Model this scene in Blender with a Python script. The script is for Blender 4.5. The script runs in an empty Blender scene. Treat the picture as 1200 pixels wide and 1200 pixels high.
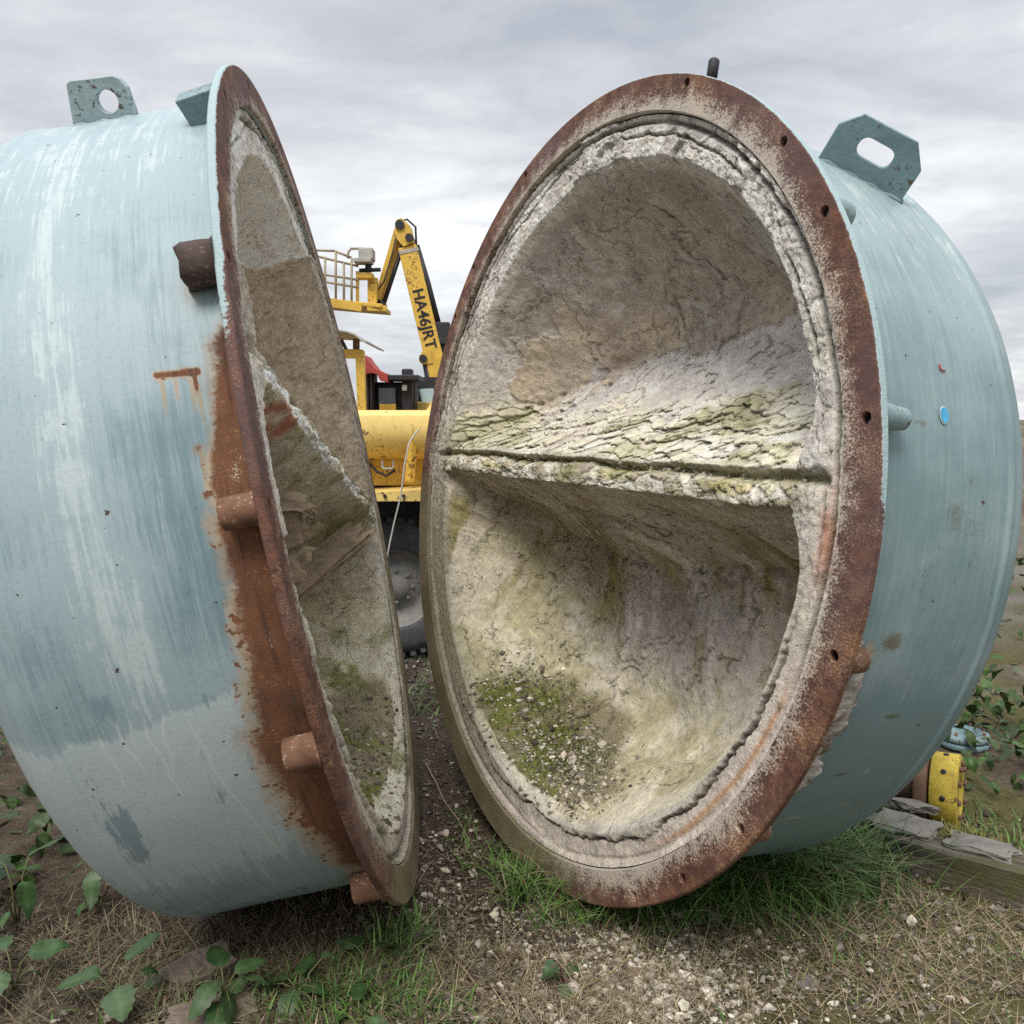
import bpy, bmesh, math, random
import numpy as np
from mathutils import Vector, Matrix
random.seed(7); rng = np.random.default_rng(11)
S = bpy.context.scene; COL = S.collection
R = math.radians

# ------------------------------------------------------------------ camera, sky, sun, exposure
H = 1.645
cam = bpy.data.cameras.new('camera'); co = bpy.data.objects.new('camera', cam); COL.objects.link(co)
cam.sensor_fit = 'HORIZONTAL'; cam.sensor_width = 36; cam.lens = 1050 * 36 / 1200
cam.clip_start = .05; cam.clip_end = 3000
co.location = (0, 0, H); co.rotation_euler = (R(90 - 6), 0, 0); S.camera = co

SUN_EL, SUN_AZ = 55, 200          # azimuth clockwise from +Y: behind the camera, a little to the left
W = bpy.data.worlds.new('World'); S.world = W; W.use_nodes = True
nt = W.node_tree; nt.nodes.clear()
def wn(t, **k):
    n = nt.nodes.new(t)
    for a, v in k.items(): setattr(n, a, v)
    return n
def wl(a, b): nt.links.new(a, b)
out = wn('ShaderNodeOutputWorld'); bg = wn('ShaderNodeBackground'); bg.inputs[1].default_value = .1
sky = wn('ShaderNodeTexSky', sky_type='NISHITA', sun_disc=False, sun_elevation=R(SUN_EL), sun_rotation=R(SUN_AZ))
tc = wn('ShaderNodeTexCoord'); sep = wn('ShaderNodeSeparateXYZ'); wl(tc.outputs['Generated'], sep.inputs[0])
def wm(op, a, b=None, clamp=False):
    n = wn('ShaderNodeMath', operation=op, use_clamp=clamp)
    for i, x in enumerate((a, b)):
        if x is None: continue
        if isinstance(x, (int, float)): n.inputs[i].default_value = x
        else: wl(x, n.inputs[i])
    return n.outputs[0]
zc = wm('MAXIMUM', sep.outputs[2], 0.0); zz = wm('ADD', zc, .16)
cmb = wn('ShaderNodeCombineXYZ'); wl(wm('DIVIDE', sep.outputs[0], zz), cmb.inputs[0]); wl(wm('DIVIDE', sep.outputs[1], zz), cmb.inputs[1])
def wnoise(scale, det, rough, dist=0, off=(0, 0, 0), sc=(1, 1, 1)):
    mp = wn('ShaderNodeMapping'); wl(cmb.outputs[0], mp.inputs[0]); mp.inputs['Location'].default_value = off; mp.inputs['Scale'].default_value = sc
    n = wn('ShaderNodeTexNoise'); wl(mp.outputs[0], n.inputs['Vector'])
    n.inputs['Scale'].default_value = scale; n.inputs['Detail'].default_value = det; n.inputs['Roughness'].default_value = rough; n.inputs['Distortion'].default_value = dist
    return n.outputs[0]
def wramp(fac, stops):
    r = wn('ShaderNodeValToRGB'); wl(fac, r.inputs[0]); e = r.color_ramp.elements
    while len(e) > 1: e.remove(e[-1])
    for i, (p, c) in enumerate(stops):
        x = e[0] if i == 0 else e.new(p); x.position = p; x.color = (*c, 1)
    return r.outputs[0]
big = wnoise(.75, 5, .52, .5, (3.9, 1.0, 0), (.9, .75, 1))
fine = wnoise(2.6, 7, .6, .3, (0.3, 6, 0), (.8, 1.2, 1))
el = wramp(zc, [(0, (.56, .56, .56)), (.10, (.49, .49, .49)), (.2, (.62, .62, .62)), (.29, (.47, .47, .47)), (.4, (.40, .40, .40))])
mixf = wm('ADD', wm('MULTIPLY', big, .9), wm('MULTIPLY', fine, .42))
mixf = wm('ADD', wm('MULTIPLY', mixf, .75), wm('MULTIPLY', el, .62))
mixf = wm('SUBTRACT', mixf, .27)
dp = wn('ShaderNodeVectorMath', operation='DOT_PRODUCT'); wl(tc.outputs['Generated'], dp.inputs[0]); dp.inputs[1].default_value = Vector((-.13, .97, .19)).normalized()
brk = wm('MULTIPLY', wm('SUBTRACT', dp.outputs['Value'], .95), 20, True)
mixf = wm('ADD', mixf, wm('MULTIPLY', wm('MULTIPLY', brk, brk), wm('ADD', .0, wm('MULTIPLY', big, .17))))
mixf = wm('ADD', mixf, wm('MULTIPLY', wm('SUBTRACT', fine, .5), .34))
cloud = wramp(mixf, [(.28, (2.75, 3.0, 3.4)), (.42, (3.7, 3.85, 4.15)), (.52, (4.3, 4.4, 4.62)), (.64, (5.4, 5.48, 5.6)), (.78, (6.7, 6.75, 6.75))])
zen = wm('ADD', 1.0, wm('MULTIPLY', wm('SMOOTHSTEP' if False else 'MULTIPLY', wm('SUBTRACT', zc, .42), 3.0, True), 1.5))
vm = wn('ShaderNodeVectorMath', operation='SCALE'); wl(cloud, vm.inputs[0]); wl(zen, vm.inputs['Scale'])
mx = wn('ShaderNodeMix', data_type='RGBA'); mx.inputs[0].default_value = .93
wl(sky.outputs[0], mx.inputs[6]); wl(vm.outputs[0], mx.inputs[7])
wl(mx.outputs[2], bg.inputs[0]); wl(bg.outputs[0], out.inputs[0])

sd = bpy.data.lights.new('sun', 'SUN'); so = bpy.data.objects.new('sun', sd); COL.objects.link(so)
sd.energy = 1.7; sd.angle = R(26); sd.color = (1, .95, .87)
az = R(SUN_AZ); d = Vector((math.sin(az) * math.cos(R(SUN_EL)), math.cos(az) * math.cos(R(SUN_EL)), math.sin(R(SUN_EL))))
so.rotation_euler = (-d).to_track_quat('-Z', 'Y').to_euler(); so.location = (0, -5, 10)
S.view_settings.view_transform = 'Standard'; S.view_settings.look = 'None'; S.view_settings.exposure = .70
S.render.engine = 'CYCLES'; S.cycles.use_denoising = False; S.view_settings.gamma = 1

# ------------------------------------------------------------------ numpy noise
def _h(ix, iy, iz, seed):
    n = (ix.astype(np.int64) * 374761393 + iy.astype(np.int64) * 668265263 + iz.astype(np.int64) * 2147483647 + seed * 974634777) & 0xffffffff
    n = ((n ^ (n >> 13)) * 1274126177) & 0xffffffff
    n = ((n ^ (n >> 16)) * 2246822519) & 0xffffffff
    return ((n ^ (n >> 15)) & 0xffffff) / float(0xffffff)
def vnoise(x, y, z, seed=0):
    fx, fy, fz = np.floor(x), np.floor(y), np.floor(z)
    tx, ty, tz = x - fx, y - fy, z - fz
    tx, ty, tz = [t * t * t * (t * (t * 6 - 15) + 10) for t in (tx, ty, tz)]
    r = 0
    for i in (0, 1):
        for j in (0, 1):
            for k in (0, 1):
                r = r + _h(fx + i, fy + j, fz + k, seed) * (tx if i else 1 - tx) * (ty if j else 1 - ty) * (tz if k else 1 - tz)
    return r * 2 - 1
def fbm(x, y, z=None, sc=1, oc=4, rough=.5, seed=0):
    z = np.zeros_like(x) if z is None else z
    a, s, t, n = 1., 0., 0, sc
    for o in range(oc):
        s = s + a * vnoise(x * n + o * 7.3, y * n + o * 3.1, z * n + o * 5.7, seed + o); t += a; a *= rough; n *= 2.03
    return s / t
def worley(x, y, sc, seed=0):
    x, y = x * sc, y * sc; fx, fy = np.floor(x), np.floor(y)
    f1 = np.full_like(x, 9.); f2 = np.full_like(x, 9.); cid = np.zeros_like(x); cx = np.zeros_like(x); cy = np.zeros_like(x); zz_ = np.zeros_like(x)
    for i in (-1, 0, 1):
        for j in (-1, 0, 1):
            px = fx + i + _h(fx + i, fy + j, zz_, seed); py = fy + j + _h(fx + i, fy + j, zz_ + 1, seed)
            dd = np.hypot(px - x, py - y); n = dd < f1
            f2 = np.where(n, f1, np.minimum(f2, dd)); cid = np.where(n, _h(fx + i, fy + j, zz_ + 2, seed), cid)
            cx = np.where(n, px - x, cx); cy = np.where(n, py - y, cy); f1 = np.where(n, dd, f1)
    return f1, f2, cid, cx, cy
def ss(a, b, x):
    t = np.clip((x - a) / (b - a), 0, 1); return t * t * (3 - 2 * t)
def lerp(a, b, t): return a + (b - a) * t
def gauss(u, v, cu, cv, ru, rv=None, rot=0):
    rv = rv or ru; c, s_ = math.cos(R(rot)), math.sin(R(rot)); du, dv = u - cu, v - cv
    return np.exp(-(((du * c + dv * s_) / ru) ** 2 + ((-du * s_ + dv * c) / rv) ** 2))
def cmix(c, col, t): return c + (np.array(col)[None] - c) * np.clip(t, 0, 1)[:, None]

# ------------------------------------------------------------------ object helpers
def tag(o, label=None, cat=None, group=None, kind=None):
    for k, v in (('label', label), ('category', cat), ('group', group), ('kind', kind)):
        if v: o[k] = v
    return o
def empty(name, loc=(0, 0, 0), label=None, cat=None, group=None, rot=None):
    o = bpy.data.objects.new(name, None); COL.objects.link(o); o.empty_display_size = .1
    o.location = loc
    if rot is not None: o.rotation_euler = rot
    return tag(o, label, cat, group)
def link(name, me, mat, parent=None):
    o = bpy.data.objects.new(name, me); COL.objects.link(o)
    if mat: me.materials.append(mat)
    if parent: o.parent = parent
    return o
def nmesh(name, V, F, mat, parent=None, smooth=True, cols=None, vecs=None):
    """V (n,3), F (m,k) with one k: a mesh straight from arrays"""
    V = np.asarray(V, np.float32); F = np.asarray(F, np.int32); me = bpy.data.meshes.new(name)
    me.vertices.add(len(V)); me.vertices.foreach_set('co', V.ravel())
    k = F.shape[1]; me.loops.add(F.size); me.loops.foreach_set('vertex_index', F.ravel())
    me.polygons.add(len(F)); me.polygons.foreach_set('loop_start', np.arange(0, F.size, k, dtype=np.int32))
    me.polygons.foreach_set('use_smooth', np.full(len(F), smooth, bool))
    for nme, c in (cols or {}).items():
        a = me.attributes.new(nme, 'FLOAT_COLOR', 'POINT'); c4 = np.ones((len(V), 4), np.float32); c4[:, :3] = c; a.data.foreach_set('color', c4.ravel())
    for nme, c in (vecs or {}).items():
        a = me.attributes.new(nme, 'FLOAT_VECTOR', 'POINT'); a.data.foreach_set('vector', np.asarray(c, np.float32).ravel())
    me.update(calc_edges=True); me.validate()
    return link(name, me, mat, parent)
def grid_faces(nr, nc, wrap=True):
    i = np.arange(nr - 1)[:, None]; j = np.arange(nc if wrap else nc - 1)[None]
    j2 = (j + 1) % nc
    return np.stack([(i * nc + j), ((i + 1) * nc + j), ((i + 1) * nc + j2), (i * nc + j2)], -1).reshape(-1, 4)
class MB:
    """collects shapes into one bmesh, then links it as ONE object"""
    def __init__(s): s.bm = bmesh.new()
    def box(s, c, size, rot=None, bev=0):
        M = Matrix.Translation(c) @ (rot.to_4x4() if rot else Matrix()) @ Matrix.Diagonal((*size, 1))
        r = bmesh.ops.create_cube(s.bm, size=1, matrix=M)
        if bev:
            es = list({e for v in r['verts'] for e in v.link_edges}); bmesh.ops.bevel(s.bm, geom=es, offset=bev, segments=2, affect='EDGES', profile=.6)
        return s
    def beam(s, a, b, w, h, bev=0, up=(0, 0, 1)):
        a, b = Vector(a), Vector(b); z = (b - a).normalized(); x = z.cross(Vector(up))
        x = x.normalized() if x.length > 1e-4 else Vector((1, 0, 0)); y = z.cross(x)
        return s.box((a + b) / 2, (w, h, (b - a).length), Matrix((x, y, z)).transposed(), bev)
    def tube(s, pts, r, n=10, caps=True):
        pts = [Vector(p) for p in pts]; rs = r if isinstance(r, (list, tuple)) else [r] * len(pts); prev = None; x = None
        for i, p in enumerate(pts):
            t = (pts[min(i + 1, len(pts) - 1)] - pts[max(i - 1, 0)]).normalized()
            if x is None: x = t.orthogonal().normalized()
            else: x = (x - t * x.dot(t)).normalized()
            y = t.cross(x)
            ring = [s.bm.verts.new(p + (x * math.cos(6.28318 * k / n) + y * math.sin(6.28318 * k / n)) * rs[i]) for k in range(n)]
            if prev:
                for k in range(n): f = s.bm.faces.new((prev[k], prev[(k + 1) % n], ring[(k + 1) % n], ring[k])); f.smooth = True
            elif caps: s.bm.faces.new(ring[::-1])
            prev = ring
        if caps: s.bm.faces.new(prev)
        return s
    def lathe(s, prof, M=Matrix(), n=32, smooth=True, close=False, caps=False):
        rings = []
        for r, z in prof: rings.append([s.bm.verts.new(M @ Vector((r * math.cos(6.283185 * k / n), r * math.sin(6.283185 * k / n), z))) for k in range(n)])
        pr = list(zip(rings, rings[1:])) + ([(rings[-1], rings[0])] if close else [])
        for a, b in pr:
            for k in range(n): f = s.bm.faces.new((a[k], a[(k + 1) % n], b[(k + 1) % n], b[k])); f.smooth = smooth
        if caps:
            for rg, (r, z) in ((rings[0], prof[0]), (rings[-1], prof[-1])):
                if r > 1e-5: s.bm.faces.new(rg)
        return s
    def prism(s, poly, M, t, holes=()):
        """plate: polygon in the plane of M (local xy), thickness t along local z"""
        n = len(poly)
        if not holes:
            a = [s.bm.verts.new(M @ Vector((x, y, -t / 2))) for x, y in poly]; b = [s.bm.verts.new(M @ Vector((x, y, t / 2))) for x, y in poly]
            s.bm.faces.new(a[::-1]); s.bm.faces.new(b)
            for i in range(n): s.bm.faces.new((a[i], a[(i + 1) % n], b[(i + 1) % n], b[i]))
            return s
        hole = holes[0]; m = len(hole)      # outline and hole bridged by nearest fan
        lo = [[s.bm.verts.new(M @ Vector((x, y, z))) for x, y in poly] for z in (-t / 2, t / 2)]
        li = [[s.bm.verts.new(M @ Vector((x, y, z))) for x, y in hole] for z in (-t / 2, t / 2)]
        for q in (0, 1):
            es = []
            for L in (lo[q], li[q]):
                for i in range(len(L)): es.append(s.bm.edges.new((L[i], L[(i + 1) % len(L)])))
            bmesh.ops.triangle_fill(s.bm, edges=es, use_beauty=True)
        for L in (lo, li):
            for i in range(len(L[0])): s.bm.faces.new((L[0][i], L[0][(i + 1) % len(L[0])], L[1][(i + 1) % len(L[0])], L[1][i]))
        return s
    def build(s, name, mat, parent=None, off=(0, 0, 0)):
        bmesh.ops.recalc_face_normals(s.bm, faces=s.bm.faces)
        if any(off): bmesh.ops.translate(s.bm, verts=s.bm.verts, vec=off)
        me = bpy.data.meshes.new(name); s.bm.to_mesh(me); s.bm.free(); return link(name, me, mat, parent)

# ------------------------------------------------------------------ material helper
class Mat:
    def __init__(s, name, rough=.8, metal=0, spec=.3):
        s.m = bpy.data.materials.new(name); s.m.use_nodes = True; s.t = s.m.node_tree; s.b = s.t.nodes['Principled BSDF']
        s.b.inputs['Roughness'].default_value = rough; s.b.inputs['Metallic'].default_value = metal; s.b.inputs['Specular IOR Level'].default_value = spec
        s._o = None
    def n(s, t, **k):
        x = s.t.nodes.new(t)
        for a, v in k.items(): setattr(x, a, v)
        return x
    def _in(s, sock, v):
        if hasattr(v, 'is_linked') or isinstance(v, bpy.types.NodeSocket): s.t.links.new(v, sock)
        elif isinstance(v, (tuple, list)): sock.default_value = (*v, 1) if sock.type == 'RGBA' and len(v) == 3 else v
        else: sock.default_value = v
    def obj(s):
        if s._o is None: s._o = s.n('ShaderNodeTexCoord').outputs['Object']
        return s._o
    def attr(s, name, vec=False):
        a = s.n('ShaderNodeAttribute'); a.attribute_name = name; return a.outputs['Vector' if vec else 'Color']
    def split(s, c):
        x = s.n('ShaderNodeSeparateColor'); s._in(x.inputs[0], c); return x.outputs
    def map(s, vec, sc=(1, 1, 1), loc=(0, 0, 0)):
        x = s.n('ShaderNodeMapping'); s._in(x.inputs[0], vec); x.inputs['Scale'].default_value = sc; x.inputs['Location'].default_value = loc; return x.outputs[0]
    def noise(s, sc, det=4, rough=.55, vec=None, dist=0):
        x = s.n('ShaderNodeTexNoise'); s._in(x.inputs['Vector'], vec if vec is not None else s.obj())
        x.inputs['Scale'].default_value = sc; x.inputs['Detail'].default_value = det; x.inputs['Roughness'].default_value = rough; x.inputs['Distortion'].default_value = dist
        return x.outputs[0]
    def vor(s, sc, vec=None, feature='F1', out=0, rand=1):
        x = s.n('ShaderNodeTexVoronoi', feature=feature); s._in(x.inputs['Vector'], vec if vec is not None else s.obj()); x.inputs['Scale'].default_value = sc
        x.inputs['Randomness'].default_value = rand; return x.outputs[out]
    def math(s, op, a, b=0, c=None, clamp=False):
        x = s.n('ShaderNodeMath', operation=op, use_clamp=clamp); s._in(x.inputs[0], a); s._in(x.inputs[1], b)
        if c is not None: s._in(x.inputs[2], c)
        return x.outputs[0]
    def step(s, v, lo, hi):
        x = s.n('ShaderNodeMapRange', interpolation_type='SMOOTHSTEP'); s._in(x.inputs[0], v); x.inputs[1].default_value = lo; x.inputs[2].default_value = hi; return x.outputs[0]
    def mix(s, f, a, b, blend='MIX'):
        x = s.n('ShaderNodeMix', data_type='RGBA', blend_type=blend); s._in(x.inputs[0], f); s._in(x.inputs[6], a); s._in(x.inputs[7], b); return x.outputs[2]
    def mulv(s, col, f):
        x = s.n('ShaderNodeVectorMath', operation='SCALE'); s._in(x.inputs[0], col); s._in(x.inputs['Scale'], f); return x.outputs[0]
    def bump(s, h, dist=.01, strength=1, normal=None):
        x = s.n('ShaderNodeBump'); s._in(x.inputs['Height'], h); x.inputs['Distance'].default_value = dist; x.inputs['Strength'].default_value = strength
        if normal is not None: s._in(x.inputs['Normal'], normal)
        return x.outputs[0]
    def done(s, col=None, bump=None, rough=None):
        if col is not None: s._in(s.b.inputs['Base Color'], col)
        if bump is not None: s._in(s.b.inputs['Normal'], bump)
        if rough is not None: s._in(s.b.inputs['Roughness'], rough)
        return s.m

def weathered(name, base, dirt=(.10, .08, .06), amt=.5, rough=.6, sc=3, var=.2, metal=0, rust=None, spec=.4):
    m = Mat(name, rough, metal, spec)
    n1 = m.noise(sc, 6, .65); n2 = m.noise(sc * 9, 4, .6)
    c = m.mix(m.step(n1, .3, .7), tuple(x * (1 - var) for x in base), tuple(min(1, x * (1 + var)) for x in base))
    c = m.mix(m.math('MULTIPLY', m.step(m.math('ADD', m.math('MULTIPLY', n1, .6), m.math('MULTIPLY', n2, .4)), .52, .68), amt), c, dirt)
    if rust: c = m.mix(m.step(m.math('ADD', m.math('MULTIPLY', n2, .6), m.math('MULTIPLY', n1, .55)), .645, .72), c, rust)
    return m.done(c, m.bump(n2, .004, .5))

# paint of the shells: pale teal, streaked round the shell, with rust, dirt, pale wear and some shade painted in by masks
def shell_paint(name, lo, hi, streak):
    m = Mat(name, .5, 0, .35)
    st = m.attr('sth', True); mk = m.split(m.attr('mk')); mk2 = m.split(m.attr('mk2'))
    brush = m.noise(1, 7, .7, m.map(st, (62, 3.4, 1)), .5)
    brush2 = m.noise(1, 5, .65, m.map(st, (230, 8, 1)))
    blot = m.noise(3.2, 5, .6, st); mid = m.noise(11, 5, .65, st); fin = m.noise(90, 3, .6, st); spk = m.noise(240, 2, .5, st)
    f = m.math('ADD', m.math('MULTIPLY', brush, .55 * streak), m.math('MULTIPLY', blot, .6)); f = m.math('ADD', f, m.math('MULTIPLY', brush2, .36 * streak))
    f = m.math('ADD', f, m.math('MULTIPLY', m.math('SUBTRACT', mk[2], .5), .75))
    c = m.mix(m.step(f, .36 + .17 * streak, .64 + .24 * streak), lo, hi)
    c = m.mix(m.math('MULTIPLY', m.step(m.math('ADD', mk[2], m.math('MULTIPLY', m.math('SUBTRACT', m.math('ADD', brush, m.math('MULTIPLY', mid, .6)), .8), 1.2)), .72, .95), .75), c, (.47, .54, .54))
    c = m.mix(m.math('MULTIPLY', m.step(m.math('ADD', fin, m.math('MULTIPLY', mid, .5)), .72, 1.0), .18), c, tuple(x * .78 for x in lo))
    # darker old paint patches, pale drips
    dk = m.step(m.math('ADD', m.math('ADD', mk2[1], m.math('MULTIPLY', m.math('SUBTRACT', brush, .5), 1.2)), m.math('MULTIPLY', m.math('SUBTRACT', m.math('ADD', m.math('MULTIPLY', mid, .7), m.math('MULTIPLY', brush2, .4)), .55), 1.4)), .45, .60)
    c = m.mix(m.math('MULTIPLY', dk, .75), c, (.16, .235, .265))
    c = m.mix(m.math('MULTIPLY', m.step(m.math('ADD', mk2[0], m.math('MULTIPLY', m.math('SUBTRACT', fin, .5), .5)), .25, .75), .42), c, (.60, .63, .56))
    # dirt / algae
    g = m.math('ADD', mk[1], m.math('MULTIPLY', m.math('SUBTRACT', m.math('ADD', m.math('MULTIPLY', mid, .6), m.math('MULTIPLY', fin, .4)), .5), 1.5))
    c = m.mix(m.math('MULTIPLY', m.step(g, .42, .9), .8), c, m.mix(m.step(blot, .4, .6), (.10, .10, .05), (.13, .10, .06)))
    # orange run-off, then rust with a flaked cream fringe
    c = m.mix(m.math('MULTIPLY', m.step(m.math('ADD', mk2[2], m.math('MULTIPLY', m.math('SUBTRACT', m.math('ADD', m.math('MULTIPLY', brush2, .6), m.math('MULTIPLY', fin, .4)), .5), 1.6)), .1, .95), .75), c, (.36, .23, .10))
    rn = m.math('ADD', m.math('MULTIPLY', mid, .95), m.math('MULTIPLY', fin, .42)); rn = m.math('ADD', rn, m.math('MULTIPLY', spk, .12))
    r = m.math('ADD', mk[0], m.math('MULTIPLY', m.math('SUBTRACT', rn, .73), .72))
    c = m.mix(m.math('MULTIPLY', m.math('MULTIPLY', m.step(r, .18, .46), m.step(blot, .42, .60)), .85), c, (.50, .45, .35))
    isl = m.math('MULTIPLY', m.step(m.math('ADD', m.math('MULTIPLY', m.noise(46, 4, .6, st), .6), m.math('MULTIPLY', blot, .45)), .60, .65), m.step(mk[0], .02, .30))
    r = m.math('ADD', r, m.math('MULTIPLY', isl, .4))
    c = m.mix(m.math('MULTIPLY', m.step(r, .10, .55), .6), c, m.mix(blot, (.25, .135, .06), (.33, .22, .12)))
    rc = m.mix(m.step(m.math('ADD', m.math('MULTIPLY', m.math('ADD', mid, blot), .6), m.math('MULTIPLY', brush2, .4)), .5, .95), (.062, .03, .02), (.185, .082, .042))
    rc = m.mix(m.math('MULTIPLY', m.step(fin, .56, .72), m.step(mid, .42, .58)), rc, (.31, .155, .065)); rc = m.mix(m.math('MULTIPLY', m.step(brush, .52, .66), .6), rc, (.045, .026, .022))
    rust = m.step(r, .40, .64)
    c = m.mix(rust, c, rc)
    c = m.mix(m.math('MULTIPLY', rust, m.math('MULTIPLY', m.step(m.math('ADD', m.math('MULTIPLY', spk, .4), m.math('MULTIPLY', mid, .7)), .66, .72), m.step(blot, .46, .58))), c, (.46, .40, .31))
    # small chips
    c = m.mix(m.step(m.noise(38, 2, .5, st), .72, .745), c, (.08, .06, .05))
    h = m.math('ADD', m.math('MULTIPLY', mid, .35), m.math('MULTIPLY', fin, .25)); h = m.math('ADD', h, m.math('MULTIPLY', m.math('MULTIPLY', rust, spk), 1.0)); h = m.math('SUBTRACT', h, m.math('MULTIPLY', rust, .3))
    ro = m.math('ADD', .42, m.math('MULTIPLY', rust, .45)); ro = m.math('ADD', ro, m.math('MULTIPLY', blot, .12))
    return m.done(c, m.bump(h, .004, .45), ro)

# refractory: pigment and some painted-in light per vertex, broken up by fine grain
def refractory(name):
    m = Mat(name, .92, 0, .15)
    c = m.attr('col'); o = m.obj()
    g1 = m.noise(42, 6, .7, o); g2 = m.noise(170, 3, .6, o); g3 = m.noise(9, 5, .6, o)
    f = m.math('ADD', .32, m.math('MULTIPLY', g1, .84)); f = m.math('ADD', f, m.math('MULTIPLY', g2, .46))
    c = m.mulv(c, f)
    c = m.mix(m.math('MULTIPLY', m.step(m.noise(85, 2, .5, o), .64, .70), .55), c, (.09, .07, .05))
    c = m.mix(m.math('MULTIPLY', m.step(m.noise(60, 3, .5, m.map(o, (1, 1, 1), (4, 2, 7))), .66, .74), .6), c, (.55, .51, .43))
    def wob(sc):
        x = m.n('ShaderNodeTexNoise'); m._in(x.inputs['Vector'], o); x.inputs['Scale'].default_value = sc; x.inputs['Detail'].default_value = 5; x.inputs['Roughness'].default_value = .65; return x.outputs[1]
    crack = m.vor(7.5, m.mix(.05, m.mix(.16, o, wob(4.)), wob(22.)), 'DISTANCE_TO_EDGE')
    ck = m.math('MULTIPLY', m.math('SUBTRACT', 1, m.step(crack, .0, .010)), m.step(g3, .50, .60))
    c = m.mix(m.math('MULTIPLY', ck, .6), c, (.07, .055, .04))
    h = m.math('ADD', m.math('MULTIPLY', g1, 1.0), m.math('MULTIPLY', g2, .45)); h = m.math('SUBTRACT', h, m.math('MULTIPLY', ck, .8))
    return m.done(c, m.bump(h, .008, .85))

# flange: rust, whitish towards the bore, teal paint left on the rim
def flange_rust(name, mossy):
    m = Mat(name, .8, 0, .3); o = m.obj()
    a = m.split(m.attr('fl'))          # R: 0 bore .. 1 rim,  G: algae,  B: paint left
    n1 = m.noise(5, 6, .65); n2 = m.noise(26, 5, .7); n3 = m.noise(120, 3, .6); n4 = m.noise(1.6, 3, .5); n5 = m.noise(210, 2, .6)
    c = m.mix(m.step(n2, .38, .66), (.085, .04, .03), (.175, .08, .045))
    c = m.mix(m.step(m.math('ADD', m.math('MULTIPLY', n1, .7), m.math('MULTIPLY', n3, .3)), .52, .66), c, (.255, .125, .055))
    c = m.mix(m.math('MULTIPLY', m.step(n4, .45, .6), .5), c, (.12, .075, .075))
    w = m.math('ADD', m.math('SUBTRACT', .36, a[0]), m.math('MULTIPLY', m.math('SUBTRACT', m.math('ADD', m.math('MULTIPLY', n2, .5), m.math('MULTIPLY', n3, .5)), .5), 2.6))
    w = m.math('ADD', w, m.math('MULTIPLY', m.math('SUBTRACT', n1, .5), 1.2))
    c = m.mix(m.math('MULTIPLY', m.step(m.math('ADD', w, m.math('MULTIPLY', m.math('SUBTRACT', n5, .5), 1.4)), .08, .60), .85), c, (.50, .455, .385))
    c = m.mix(m.math('MULTIPLY', m.step(m.noise(330, 2, .6), .60, .66), m.step(n1, .45, .6)), c, (.44, .38, .31))
    c = m.mix(m.math('MULTIPLY', m.step(m.math('ADD', a[1], m.math('MULTIPLY', m.math('SUBTRACT', n2, .5), .9)), .3, .8), .9), c, m.mix(m.step(n1, .4, .6), (.17, .14, .075), (.23, .19, .12)))
    c = m.mix(m.step(m.math('ADD', a[2], m.math('MULTIPLY', m.math('SUBTRACT', m.math('ADD', m.math('MULTIPLY', n2, .6), m.math('MULTIPLY', n3, .4)), .5), 1.6)), .42, .55), c, (.33, .43, .44))
    h = m.math('ADD', m.math('MULTIPLY', n2, .6), m.math('MULTIPLY', n3, .5))
    return m.done(c, m.bump(h, .006, .8))

M_SL = shell_paint('faded_teal_paint', (.145, .225, .25), (.30, .385, .41), 1.0)
M_SR = shell_paint('teal_paint', (.16, .24, .25), (.285, .365, .375), .6)
M_REF = refractory('refractory_lining')
M_FL = flange_rust('flange_rust', 0)
M_LUG = weathered('lug_paint', (.17, .26, .28), (.09, .06, .045), .6, .6, 6, .2, rust=(.10, .05, .03))
M_LUGP = weathered('pale_lug_paint', (.29, .37, .38), (.06, .07, .06), .4, .6, 7, .25, rust=(.09, .06, .045))
M_BOSS = weathered('boss_rust', (.17, .085, .05), (.08, .04, .03), .7, .8, 14, .35, rust=(.46, .36, .27))
M_BOSSP = weathered('boss_paint', (.26, .36, .37), (.09, .07, .05), .5, .6, 8, .2, rust=(.14, .07, .04))
M_SQ = weathered('tube_rust', (.055, .036, .03), (.022, .022, .022), .9, .8, 11, .5, rust=(.22, .13, .09)); M_DARKB = weathered('boss_dark', (.05, .05, .05), (.16, .07, .04), .5, .8, 12, .4)
M_BLACK = weathered('black_steel', (.02, .02, .022), (.05, .045, .04), .5, .6, 8, .3)

# ------------------------------------------------------------------ the vessel halves
def basis(az, ti):
    az, ti = R(az), R(ti)
    n = Vector((math.cos(az) * math.cos(ti), math.sin(az) * math.cos(ti), math.sin(ti))); u = Vector((-math.sin(az), math.cos(az), 0)); v = n.cross(u)
    return u, v, n
SHELL_R, SHELL_L, DISH, RIM, BORE, FT = 1.31, .60, .33, 1.40, 1.287, .024

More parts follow.
